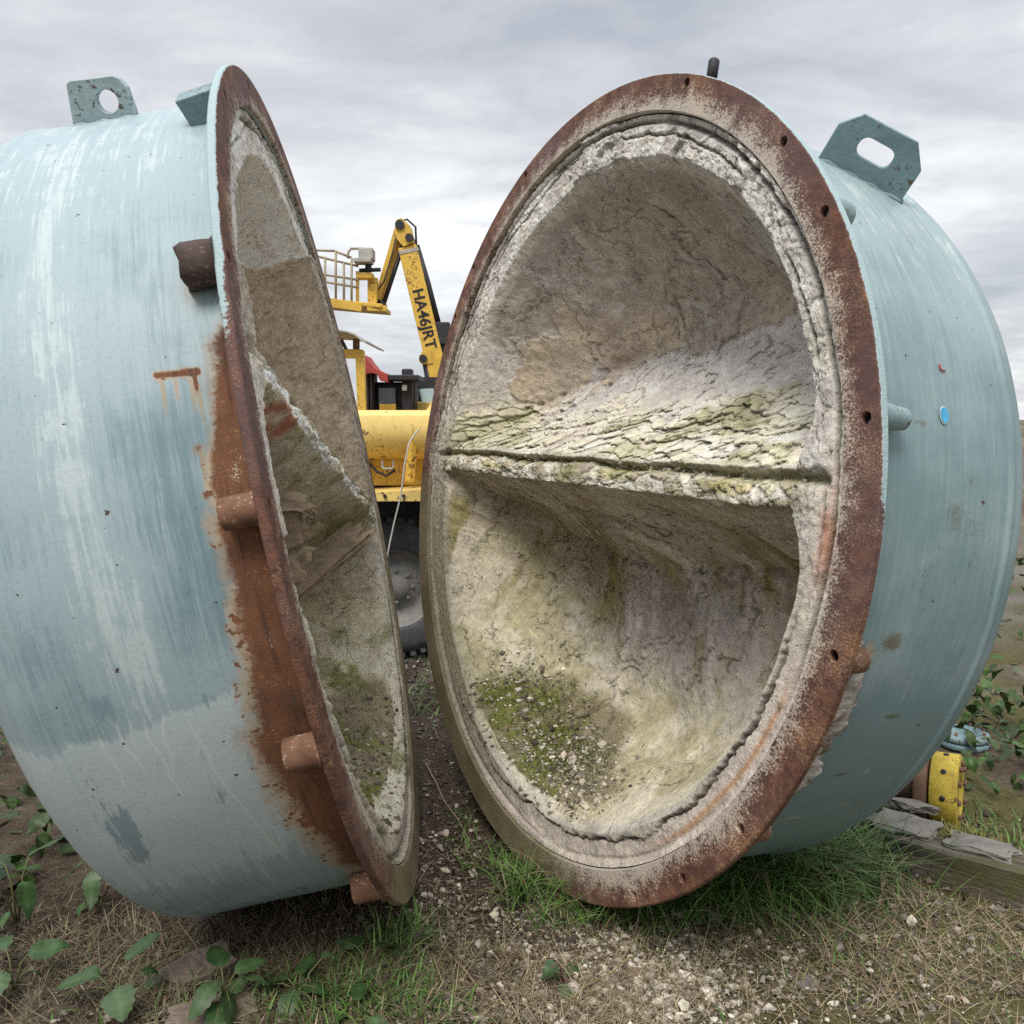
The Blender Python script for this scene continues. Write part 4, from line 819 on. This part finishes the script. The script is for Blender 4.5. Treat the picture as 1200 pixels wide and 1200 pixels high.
rel(MB().tube([at(513, 386, YB + .02), at(519, 410, YB + .02), at(526, 440, YB + .02)], .055, 8), 'hydraulic_hose', M_BLK)
rel(MB().tube([at(500, 425, YB - .05), at(508, 470, YB - .05)], .07, 12), 'lift_cylinder', M_BLK)
rel(MB().prism(*flat([(492, 419), (496, 412), (500, 408), (506, 412), (508, 426), (496, 428), (492, 424)], YB, .28)), 'knuckle', M_YEL)
rel(MB().box(at(519, 388, YB), (.22, .2, .26), bev=.02).box(at(517, 400, YB), (.3, .2, .1), bev=.02), 'hose_carrier', M_BLK)
rel(MB().beam(at(466, 270, YB), at(441, 357, YB), .10, .12, .01, (0, 1, 0)), 'jib', M_YEL)
rel(MB().beam(at(470, 280, YB + .05), at(447, 358, YB + .05), .085, .1, .01, (0, 1, 0)), 'jib', M_YEL)
rel(MB().tube([at(472, 288, YB), at(450, 355, YB)], .035, 8), 'jib_cylinder', M_BLK)
bk = empty('basket'); bk.parent = lift; bk.location = T(at(410, 360, YB))
bo = at(410, 360, YB)
def rb(mb, name, mat): return mb.build(name, mat, bk, tuple(-bo))
rb(MB().beam(at(362, 355, YB), at(453, 363, YB), 1.0, .06, .01).beam(at(362, 351, YB - .5), at(424, 360, YB - .5), .03, .13, .004).beam(at(430, 362, YB - .35), at(453, 363, YB - .3), .3, .09, .01), 'floor', M_YEL)
for dy in (-.48, .48):
    rail = MB()
    for a, b in (((362, 293), (392, 294)), ((392, 294), (412, 302)), ((362, 298), (420, 312)), ((362, 319), (420, 328)), ((362, 327), (420, 337))): rail.tube([at(*a, YB + dy), at(*b, YB + dy)], .018 if dy < 0 else .014, 6)
    for px, y0, y1 in ((368, 297, 352), (381, 301, 353), (393.5, 294, 356), (403, 308, 357), (412, 302, 359)): rail.tube([at(px, y0, YB + dy), at(px, y1, YB + dy)], .02 if dy < 0 else .015, 6)
    rb(rail, 'guard_rail', M_RAIL)
rb(MB().tube([at(408, 303, YB - .4), at(408, 296, YB - .4), at(411, 291.5, YB - .4), at(424, 291, YB - .4), at(437, 296, YB - .4)], .018, 6), 'guard_rail', M_RAIL)
rb(MB().box(at(430, 299, YB - .35), (.21, .3, .17), bev=.02).box(at(426, 306.5, YB - .4), (.26, .3, .06), bev=.01), 'control_box', M_GREY)
rb(MB().tube([at(432, 308, YB - .3), at(431, 322, YB - .3)], .05, 8).tube([at(421, 317, YB - .3), at(446, 316, YB - .3)], .03, 6), 'control_stand', M_BLK)
rb(MB().box(at(428, 324, YB - .3), (.24, .25, .08), bev=.01).beam(at(437, 326, YB - .2), at(437, 361, YB - .2), .14, .16, .01, (0, 1, 0)).beam(at(419, 318, YB - .35), at(419, 360, YB - .35), .045, .05, .004, (0, 1, 0)), 'mounting_post', M_YEL)
for px, py, rr_ in ((470, 266, .07), (481, 281, .06), (443, 356, .06), (448, 357, .05), (497, 421, .06)):
    c_ = at(px, py, YB); rel(MB().tube([(c_.x, YB - .19, c_.z), (c_.x, YB + .19, c_.z)], rr_, 14), 'pivot_pin', M_BLK)
rel(MB().tube([at(471, 259, YB - .12), at(477, 257, YB - .12), at(487, 266, YB - .12), at(488, 290, YB - .05)], .016, 6), 'cable', M_BLK)
rel(MB().tube([at(465, 275, YB - .1), at(459, 300, YB - .1), at(450, 330, YB - .1), at(441, 342, YB - .1), at(437, 335, YB - .15)], .014, 6), 'cable', M_BLK)
rel(MB().tube([(-.95, 5.99, 1.34), (-.9, 5.96, 1.29), (-.84, 5.97, 1.26), (-.78, 5.98, 1.30)], .01, 6), 'cable', M_BLK)
for i_ in range(7): rel(MB().tube([(-1.05 + i_ * .12, 5.694, 1.15), (-1.05 + i_ * .12, 5.684, 1.15)], .012, 6), 'bolt', M_BLK)
# lettering along the boom side
tcv = bpy.data.curves.new('lettering', 'FONT'); tcv.body = 'HA46JRT'; tcv.size = .235; tcv.extrude = .003; tcv.space_character = 1.02; tcv.offset = .005
to = bpy.data.objects.new('lettering', tcv); COL.objects.link(to); bpy.context.view_layer.update()
tm_ = bpy.data.meshes.new_from_object(to.evaluated_get(bpy.context.evaluated_depsgraph_get())); bpy.data.objects.remove(to)
tx = (P0 - P1).normalized(); tz = Vector((0, -1, 0)); ty_ = tz.cross(tx).normalized()
lo3 = at(484.2, 341, YB) ; lo3.y = YB - .124
tm_.transform(Matrix.Translation(lo3 - lb) @ Matrix((tx, ty_, tz)).transposed().to_4x4()); link('lettering', tm_, M_TXT, lift)

def machine(name, base, label, cat): return empty(name, base, label, cat), Vector(base)
# a roofed yellow machine: posts and a curled grey canopy
mo, mbz = machine('yellow_dumper', (-2.2, 9.3, 0), 'roofed yellow machine with a curled grey canopy sheet on a square post', 'machine')
def rm_(mb, name, mat): return mb.build(name, mat, mo, tuple(-mbz))
rm_(MB().beam(at(422, 411, 9), at(425, 500, 9), .085, .085, .008, (0, 1, 0)), 'post', M_YEL); rm_(MB().beam(at(366, 412, 9.0), at(369, 500, 9.0), .085, .085, .008, (0, 1, 0)), 'post', M_YEL)
rm_(MB().beam(at(362, 413.5, 9), at(425, 415, 9), .07, .09, .008), 'cross_beam', M_YEL); rm_(MB().beam(at(417.5, 397, 9), at(417.5, 411, 9), .06, .06, .006, (0, 1, 0)), 'canopy_strut', M_BOSS)
rm_(MB().beam(at(400, 398, 9), at(407, 412, 9), .03, .04, 0, (0, 1, 0)), 'canopy_strut', M_BLK)
cv = [(365, 386), (398, 388), (412, 390.5), (421, 394), (428, 400), (435, 402.5)]; mb = MB(); up_ = []
for yy in (8.75, 9.9): up_.append([[mb.bm.verts.new(at(px, py + dz_, 9) + Vector((0, yy - 9, 0))) for px, py in cv] for dz_ in (0, 2.0)])
for i in range(len(cv) - 1):
    for k in (0, 1): mb.bm.faces.new((up_[0][k][i], up_[0][k][i + 1], up_[1][k][i + 1], up_[1][k][i]))
    for e_ in (0, 1): mb.bm.faces.new((up_[e_][0][i], up_[e_][0][i + 1], up_[e_][1][i + 1], up_[e_][1][i]))
for i in (0, len(cv) - 1): mb.bm.faces.new((up_[0][0][i], up_[1][0][i], up_[1][1][i], up_[0][1][i]))
rm_(mb, 'canopy', M_GREY)
rm_(MB().box((-2.1, 9.5, .95), (1.5, 1.2, .9), bev=.06), 'body', M_YEL); rm_(MB().box((-2.1, 9.5, .35), (1.7, .9, .4), bev=.05), 'chassis', M_BLK)
# the dark cab under a red cover
mo, mbz = machine('cab_machine', (-1.5, 11, 0), 'dark parked cab with a red cover sagging over its roof', 'machine')
rm_(MB().box((at(456, 460, 10.6).x - .02, 11.0, 1.25), (.66, .9, 1.62), bev=.03).box(at(432, 462, 10.5), (.17, .3, .62), bev=.02).box(at(478, 458, 10.5), (.12, .2, .5), bev=.02).box(at(472, 443.5, 10.5), (.42, .5, .06), bev=.01), 'cab', M_BLK)
rm_(MB().box(at(454, 464, 10.5), (.20, .06, .19), bev=.005), 'window', M_GLASS); rm_(MB().box(at(454.5, 478, 10.4), (.19, .06, .09), bev=.008), 'engine_cover', M_YEL)
rm_(MB().tube([at(474, 451, 10.35), at(474, 458, 10.35)], .03, 8), 'work_lamp', M_WHT)
for i in range(3): rm_(MB().box(at(426.5 + i * 4.4, 462, 10.32), (.025, .05, .6)), 'grille_bar', M_BLK)
rc_ = [(423, 414.5), (431, 417.5), (437, 426), (443, 433), (450, 437), (457, 439), (458, 449), (449, 447), (446, 440), (439, 438), (430, 440), (422, 437)]
mb = MB().prism(*flat(rc_, 10.45, .5)); bmesh.ops.bevel(mb.bm, geom=[e for e in mb.bm.edges if e.calc_face_angle(0) > .6], offset=.02, segments=2, affect='EDGES'); rm_(mb, 'cover', M_REDC)
rm_(MB().box((-1.5, 11.1, .3), (1.0, 1.2, .5), bev=.04), 'chassis', M_BLK)
# the vehicle at the right of the gap
mo, mbz = machine('parked_truck', (-.95, 12.2, 0), 'parked vehicle with a pale windscreen at the right end of the gap', 'vehicle')
rm_(MB().prism(*flat([(487, 449), (512, 447), (514, 476), (493, 476)], 11.5, .9)), 'cab', M_BLK); rm_(MB().prism(*flat([(491, 456), (508, 455), (510, 472), (495, 473)], 11.03, .02)), 'windscreen', M_GLB)
rm_(MB().box(at(486, 444, 11.3) + Vector((.25, 0, 0)), (.7, .08, .04)).box(at(486, 450, 11.2) + Vector((.2, 0, 0)), (.5, .06, .03)), 'roof_rack', M_BLK)
rm_(MB().box(at(500, 477, 10.95), (.34, .3, .12), bev=.02), 'bonnet', M_YELP); rm_(MB().box((-.95, 11.9, .8), (1.2, 1.5, 1.5), bev=.05), 'body', M_BLK)
for sx in (-1.4, -.5): rm_(MB().lathe([(.2, -.1), (.42, -.11), (.45, 0), (.42, .11), (.2, .1)], Matrix.Translation((sx, 11.2, .44)) @ Matrix.Rotation(R(90), 4, 'X'), 28, close=True), 'wheel', M_TYRE)
# loose cable hanging over the deck
cb = [at(492, 503, 5.76), at(486, 508, 5.72), at(479, 520, 5.66), at(474, 545, 5.6), at(470, 580, 5.57), at(462, 612, 5.55), at(456, 640, 5.5), at(452, 665, 5.45)]
tag(MB().tube(cb, .0055, 8).build('cable', M_GREY), 'thin grey cable hanging over the deck of the yellow boom lift', 'cable')

# ------------------------------------------------------------------ right edge: beam, slates, flanged pipe
mw = Mat('old_timber', .9, 0, .15); o_ = mw.obj(); gr = mw.noise(1, 6, .65, mw.map(o_, (3, 60, 60)), .3); bl = mw.noise(7, 5, .6, o_); fi = mw.noise(120, 3, .6, o_)
c = mw.mix(mw.step(gr, .35, .68), (.06, .05, .04), (.19, .165, .14)); c = mw.mix(mw.step(bl, .44, .62), c, (.10, .095, .045)); c = mw.mulv(c, mw.math('ADD', .6, mw.math('MULTIPLY', fi, .75)))
M_WOOD = mw.done(c, mw.bump(mw.math('ADD', gr, mw.math('MULTIPLY', fi, .5)), .01, 1))
ba, bb_ = Vector((.90, 3.55, .0)), Vector((2.19, 2.42, .0)); mid = (ba + bb_) / 2; dirb = (bb_ - ba).normalized(); ang = math.atan2(dirb.y, dirb.x)
bm = bmesh.new(); bmesh.ops.create_cube(bm, size=1); bmesh.ops.subdivide_edges(bm, edges=bm.edges, cuts=7, use_grid_fill=True)
V = np.array([v.co[:] for v in bm.verts]) * np.array([(bb_ - ba).length, .17, .14]); n = fbm(V[:, 0] * 3, V[:, 1] * 9, V[:, 2] * 9, 1.5, 3, .5, 500); V[:, 2] += .010 * n; V[:, 1] += .010 * fbm(V[:, 0] * 3, V[:, 1] * 9, V[:, 2] * 9, 1.5, 3, .5, 501)
for v, p in zip(bm.verts, V): v.co = p
me = bpy.data.meshes.new('timber_beam'); bm.to_mesh(me); bm.free(); o = link('timber_beam', me, M_WOOD); o.location = mid + Vector((dirb.y * -.085, dirb.x * .085, .055)); o.rotation_euler = (0, 0, ang)
P = np.concatenate([np.stack([rng.normal(1.63, .05, 500), rng.normal(3.13, .035, 500), rng.uniform(.115, .135, 500)], -1), np.stack([rng.normal(1.36, .12, 350), rng.normal(3.36, .05, 350), rng.uniform(.0, .03, 350)], -1)]); N = len(P)
blades('beam_moss', P, rng.uniform(.01, .045, N), rng.uniform(.002, .0045, N), rng.uniform(0, 6.28, N), rng.uniform(.1, .9, N), rng.uniform(0, .5, N), pick([(.20, .19, .04), (.15, .16, .035), (.24, .22, .07)], N), M_GRASS, 3, label='yellow-green moss cushions on and behind the timber beam')
tag(o, 'weathered mossy timber beam lying on the ground at the right edge', 'beam')
sl = [((1.33, 3.27, .135), (.13, .06, .020), (3, -4, -38), 'narrow pale slab tilted on the timber beam beside the right vessel'), ((1.465, 3.19, .142), (.19, .13, .026), (6, 3, -30), 'large pale broken slab lying on the timber beam'),
      ((1.57, 3.38, .13), (.15, .13, .03), (-8, 12, 20), 'grey angular slab leaning behind the large slab on the beam'), ((1.66, 3.03, .135), (.20, .10, .026), (4, -3, -42), 'thin slab on the timber beam under the moss')]
for i, (lc, sz, rt, lab) in enumerate(sl): slab('broken_slab', lc, sz, rt, M_SLATE, lab, 'slab', 'broken slabs on the beam', .22, 40 + i, 6)
pc = at(1092, 924, 3.55); pa = Vector((.84, -.52, .05)).normalized()
pipe = empty('flanged_pipe', (pc.x, pc.y, 0), 'rusty pipe joint with a flaking yellow flange at the right edge', 'pipe'); A = Matrix.Translation(pc - pipe.location) @ pa.to_track_quat('Z', 'Y').to_matrix().to_4x4()
M_YR = weathered('flaking_yellow', (.46, .34, .045), (.10, .06, .035), .9, .8, 11, .35, rust=(.09, .05, .03)); M_RP = weathered('rusty_pipe', (.15, .085, .055), (.06, .04, .03), .6, .85, 12, .3)
MB().lathe([(.001, -.55), (.085, -.55), (.085, -.03), (.10, -.03)], A, 32).build('pipe', M_RP, pipe)
MB().lathe([(.06, -.055), (.138, -.055), (.145, -.05), (.145, -.008), (.138, -.004), (.06, -.004)], A, 48, close=True).build('flange', M_RP, pipe)
yf = MB().lathe([(.06, .004), (.145, .004), (.152, .009), (.152, .10), (.145, .106), (.06, .106)], A, 48, close=True).build('flange', M_YR, pipe); MB().lathe([(.001, .02), (.06, .02), (.06, .03)], A, 32).build('pipe', M_BLACK, pipe)
for k in range(9): MB().lathe([(.001, .1505), (.011, .1505), (.011, .156), (.001, .157)], A @ Matrix.Translation((0, 0, .055)) @ Matrix.Rotation(k * .698 + .2, 4, 'Z') @ Matrix.Rotation(R(90), 4, 'Y'), 8).build('bolt', M_BLACK, pipe)
yf['label'] = 'flaking yellow flange'
for k in range(10): MB().lathe([(.001, .1065), (.012, .1065), (.012, .118), (.001, .12)], A @ Matrix.Rotation(k * .628, 4, 'Z') @ Matrix.Translation((.115, 0, 0)), 6).build('bolt', M_RP, pipe)
p1 = at(1124, 900, 4.4); tp = empty('teal_pipe', (p1.x, p1.y, 0), 'teal capped standpipe behind the flaking yellow flange', 'pipe'); q = lambda v: Vector(v) - tp.location
zt = at(1124, 852, 4.4).z
MB().tube([q((p1.x, p1.y, -.02)), q((p1.x + .01, p1.y, zt - .06))], .075, 28).build('pipe', M_SR if False else M_BOSSP, tp)
MB().lathe([(.075, 0), (.12, 0), (.125, .004), (.125, .026), (.12, .03), (.075, .03)], Matrix.Translation(q((p1.x + .01, p1.y, zt - .09))), 32, close=True).build('flange', M_LUG, tp)
MB().lathe([(.001, .04), (.10, .036), (.12, .028), (.125, .02), (.125, .004), (.12, 0), (.001, 0)], Matrix.Translation(q((p1.x + .01, p1.y, zt - .055))), 32).build('cap', M_LUG, tp)
for k in range(8): MB().tube([q((p1.x + .01 + .1 * math.cos(k * .785), p1.y + .1 * math.sin(k * .785), zt - .11)), q((p1.x + .01 + .1 * math.cos(k * .785), p1.y + .1 * math.sin(k * .785), zt - .005))], .008, 6).build('bolt', M_RP, tp)

# ------------------------------------------------------------------ stones, brambles, twigs
P = np.array([[0, 0]])
def onG(x, y, dz=0): return (x, y, float(gz(np.array([x]), np.array([y]))[0]) + dz)
slab('stone', onG(-.93, 2.53, .005), (.20, .11, .07), (8, -6, 38), M_STONE, 'brown half-buried stone at lower left below the vessel', 'stone', None, .22, 61)
slab('stone', onG(-.82, 2.31, .0), (.24, .09, .05), (4, 8, 30), M_STONE, 'long flat stone at the bottom edge beneath bramble leaves', 'stone', None, .2, 63)
slab('stone', onG(-.325, 2.74, .008), (.055, .04, .045), (0, 10, 20), M_SLATE, 'small pale stone by the lowest point of the left rim', 'stone', None, .25, 65)
slab('stone', onG(.86, 2.44, .004), (.06, .045, .02), (5, 5, 50), M_SLATE, 'flat grey stone on the mossy soil at lower right', 'stone', None, .25, 66)
slab('stone', onG(.37, 2.50, .006), (.06, .045, .03), (5, 5, 10), M_SLAB, 'largest pale lump in the rubble below the right rim', 'stone', None, .25, 68)

def leaf_mesh(L, Wd, col, seed):
    r_ = np.random.default_rng(seed); n = 13; V = []; C = []; q1, q2 = r_.uniform(-.5, .5), r_.uniform(.08, .45)
    for i in range(n):
        t = i / (n - 1); w = Wd * .5 * (math.sin(math.pi * t ** .75) ** .8) * (1 - .25 * t) * (1 + (.10 if i % 2 else -.06)) if 0 < t < 1 else .001
        z = -q2 * L * t * t + .03 * L * math.sin(t * 9 + q1 * 6)
        for j, f in enumerate((-1, -.5, 0, .5, 1)): V.append((t * L, f * w + .12 * q1 * L * t * t, z + (.16 + q1 * .5) * abs(f) * w + q1 * f * w * t - .03 * L * f * f * (1 if i % 2 else .4))); k = 1.25 if f == 0 else (1 if i % 2 else .86); k *= 1 - .35 * max(0, t - .7) * (1 + q1); C.append([c * k * m_ for c, m_ in zip(col, (1 + .9 * max(0, t - .75) * (q1 > .1), 1, 1))])
    return np.array(V), np.array([(i * 5 + j, i * 5 + j + 1, (i + 1) * 5 + j + 1, (i + 1) * 5 + j) for i in range(n - 1) for j in range(4)]), np.array(C)
M_STEM = leafmat('bramble_stem', .6)
def plant(loc, label, leaves, h=.10, cat='plant', group=None, name='bramble_plant', stemcol=(.12, .13, .05), extra=2):
    o = empty(name, onG(*loc), label, cat, group)
    leaves = list(leaves) + [(rng.uniform(0, 360), rng.uniform(.035, .07), rng.uniform(.022, .045), rng.uniform(.02, .09), rng.uniform(-30, 25), rng.uniform(.015, .09)) for _ in range(extra)]
    for i, (az_, L, Wd, dist, pit, hh) in enumerate(leaves):
        col = np.array(G_[i % 4]) * rng.uniform(.5, .85) * np.array([1, 1, 1.6]); V, F, C = leaf_mesh(L * 1.12, Wd * 1.1, col, i)
        a = R(az_); tip = Vector((math.cos(a) * dist, math.sin(a) * dist, hh)); Mx = Matrix.Translation(tip) @ Matrix.Rotation(a, 4, 'Z') @ Matrix.Rotation(R(-pit), 4, 'Y') @ Matrix.Rotation(R(rng.uniform(-25, 25)), 4, 'X')
        Vw = np.array([(Mx @ Vector(v))[:] for v in V]); lf = nmesh('leaf', Vw, F, M_LEAF, o, True, cols={'col': C})
        sm = MB().tube([(0, 0, -.01), tip * .5 + Vector((0, 0, .25 * hh)), tip, Mx @ Vector(V[6 * 5 + 2])], [.0034, .0028, .002, .001], 6).build('stem', M_STEM, o)
        at_ = sm.data.attributes.new('col', 'FLOAT_COLOR', 'POINT'); at_.data.foreach_set('color', np.tile(np.array([*stemcol, 1], np.float32), len(sm.data.vertices)))
    return o
BG = 'bramble plants at the foot of the left vessel'
plant((-1.10, 2.33), 'three broad green leaves in the bottom left corner of the yard', [(60, .115, .075, .04, 25, .12), (180, .115, .085, .04, 5, .10), (-60, .11, .085, .03, -5, .09)], group=BG)
plant((-.80, 2.34), 'spray of green leaves over the long flat stone', [(120, .095, .065, .03, 15, .11), (35, .085, .05, .03, 20, .10), (-110, .12, .06, .02, -10, .11), (-60, .10, .05, .03, -20, .08), (-85, .10, .06, .05, -15, .06)], group=BG)
plant((-.61, 2.40), 'low plant of four rounded leaves right of the flat stone', [(80, .085, .055, .02, 20, .06), (170, .095, .06, .03, 0, .06), (-100, .11, .055, .02, -15, .05), (-20, .07, .05, .02, 5, .05)], group=BG)
plant((-.44, 2.56), 'two dark leaves in the shade near the left rim', [(130, .085, .065, .03, -5, .06), (35, .085, .06, .04, 5, .06), (-70, .06, .045, .03, -15, .04)], group=BG)
plant((-.42, 2.30), 'leaf cluster in the grass at the bottom edge left of the path', [(100, .08, .045, .02, 10, .06), (200, .08, .05, .03, 0, .04), (-30, .08, .05, .03, -5, .04)], group=BG)
plant((-1.42, 2.92), 'bramble spray in the dark under the far left of the vessel', [(100, .10, .065, .05, 10, .20), (200, .09, .06, .04, -25, .17), (-80, .115, .06, .04, -55, .16), (20, .08, .05, .1, -50, .16)], group=BG)
plant((-1.62, 2.78), 'bramble plant with hanging leaves at the left border', [(60, .12, .07, .05, 15, .22), (-40, .10, .07, .06, -35, .18), (-120, .11, .07, .06, -20, .15), (150, .1, .07, .05, 5, .2)], group=BG)
plant((-1.45, 2.45), 'broad leaves at the far left of the straw bed', [(20, .10, .07, .04, 10, .10), (140, .11, .07, .04, 5, .11), (-90, .11, .07, .04, -10, .09)], group=BG)
o = plant((.155, 2.50), 'dark rosette weed with one pale leaf in the pale rubble', [(60, .07, .045, .012, 12, .02), (150, .075, .05, .012, 5, .02), (-85, .075, .05, .015, -2, .025), (0, .06, .03, .01, 0, .015)], name='rosette_weed', stemcol=(.16, .05, .05), extra=1)
plant((1.56, 3.72), 'leafy weed growing behind the slabs on the beam', [(160, .12, .09, .05, 10, .17), (-120, .10, .08, .05, -10, .14), (-30, .11, .08, .06, -10, .13), (80, .1, .07, .05, 20, .16)], name='broadleaf_weed')
def undergrowth(name, n, boxes, label):
    Vs, Fs, Cs, b0_ = [], [], [], 0
    for i in range(n):
        x0, x1, y0, y1, h = boxes[i % len(boxes)]; V, F, C = leaf_mesh(rng.uniform(.05, .10), rng.uniform(.035, .07), np.array(G_[i % 4]) * rng.uniform(.3, .75), i)
        X = rng.uniform(x0, x1); Y = rng.uniform(y0, y1); Mx = Matrix.Translation(onG(X, Y, rng.uniform(.01, h))) @ Matrix.Rotation(rng.uniform(0, 6.28), 4, 'Z') @ Matrix.Rotation(rng.uniform(-.5, 1.0), 4, 'Y') @ Matrix.Rotation(rng.uniform(-.5, .5), 4, 'X')
        Vs.append(V @ np.array(Mx.to_3x3()).T + np.array(Mx.translation)); Fs.append(F + b0_); Cs.append(C); b0_ += len(V)
    return tag(nmesh(name, np.concatenate(Vs), np.concatenate(Fs), M_LEAF, None, True, cols={'col': np.concatenate(Cs)}), label, kind='stuff')
undergrowth('undergrowth', 900, [(-2.9, -1.75, 3.0, 4.6, .45), (-2.6, -1.7, 2.5, 3.4, .22), (-2.9, -1.3, 4.6, 6.0, .6), (-3.6, -2.2, 3.2, 5.5, .7)], 'dark bramble undergrowth behind the left vessel half')
undergrowth('undergrowth', 900, [(1.55, 2.9, 3.85, 5.0, .22), (2.1, 3.6, 3.4, 5.0, .4), (2.2, 5.5, 5, 7.5, .8), (2.5, 6, 5.5, 8, 1.1)], 'low weeds on the ground beyond the timber beam')
def twig(pts, r, label, col=(.17, .11, .07)):
    pts = [Vector(onG(x_, y_, z_)) for x_, y_, z_ in pts]; out_ = []
    for i in range(len(pts) - 1):
        for k in range(5): out_.append(pts[i].lerp(pts[i + 1], k / 5) + Vector((0, 0, .012 * math.sin(math.pi * k / 5))) + Vector(rng.normal(0, .002, 3)))
    out_.append(pts[-1]); o = MB().tube(out_, [r * (1 - .6 * i / len(out_)) for i in range(len(out_))], 7).build('twig', M_STEM)
    a = o.data.attributes.new('col', 'FLOAT_COLOR', 'POINT'); a.data.foreach_set('color', np.tile(np.array([*col, 1], np.float32), len(o.data.vertices))); return tag(o, label, 'twig')
twig([(-1.36, 2.86, .12), (-1.22, 2.80, .12), (-1.12, 2.70, .06), (-1.07, 2.62, .0)], .005, 'arching brown bramble stem under the left vessel')
twig([(-.98, 2.74, .05), (-.93, 2.66, .01), (-.92, 2.60, .0)], .007, 'short dark stick propped under the lowest part of the left vessel', (.05, .035, .03))
twig([(-.55, 2.68, .012), (-.38, 2.66, .014)], .006, 'straight brown twig lying by the grass near the left rim')
twig([(-.22, 2.72, .01), (-.08, 2.47, .01), (.02, 2.38, .006)], .004, 'long pale stalk lying across the path', (.30, .22, .14))
twig([(.16, 2.40, .02), (.30, 2.50, .03), (.42, 2.60, .03)], .0035, 'green-brown stalk across the pale rubble', (.18, .17, .07))
twig([(-.42, 4.2, .03), (-.30, 3.75, .05), (-.10, 3.2, .02)], .004, 'thin dry stem trailing along the foot of the right vessel', (.26, .21, .14))
def ledge(a, b, w, h, seed, label):
    A = Vector((a[0], a[1], -a[2])) + Vector(lo_); B = Vector((b[0], b[1], -b[2])) + Vector(lo_); A = lM @ A + lv.location; B = lM @ B + lv.location
    o = slab('broken_slab', (A + B) / 2, ((B - A).length, w, h), (0, 0, 0), M_SLAB, label, 'slab', 'slabs broken loose under the left partition', .20, seed, 14)
    x = (B - A).normalized(); y = (lM @ Vector((0, .35, -1))); y = (y - x * y.dot(x)).normalized(); o.rotation_euler = Matrix((x, y, x.cross(y))).transposed().to_euler()
ledge((-.52, -.42, .50), (.42, -.205, .03), .11, .035, 71, 'long broken slab jutting below the partition of the left vessel')
ledge((-.72, .06, .40), (-.74, -.02, .035), .12, .11, 72, 'chunky broken lump close to the near rim of the left vessel')
ledge((-.80, -.12, .45), (-.78, -.10, .06), .13, .06, 73, 'lower pale lump below the chunky one by the left rim')
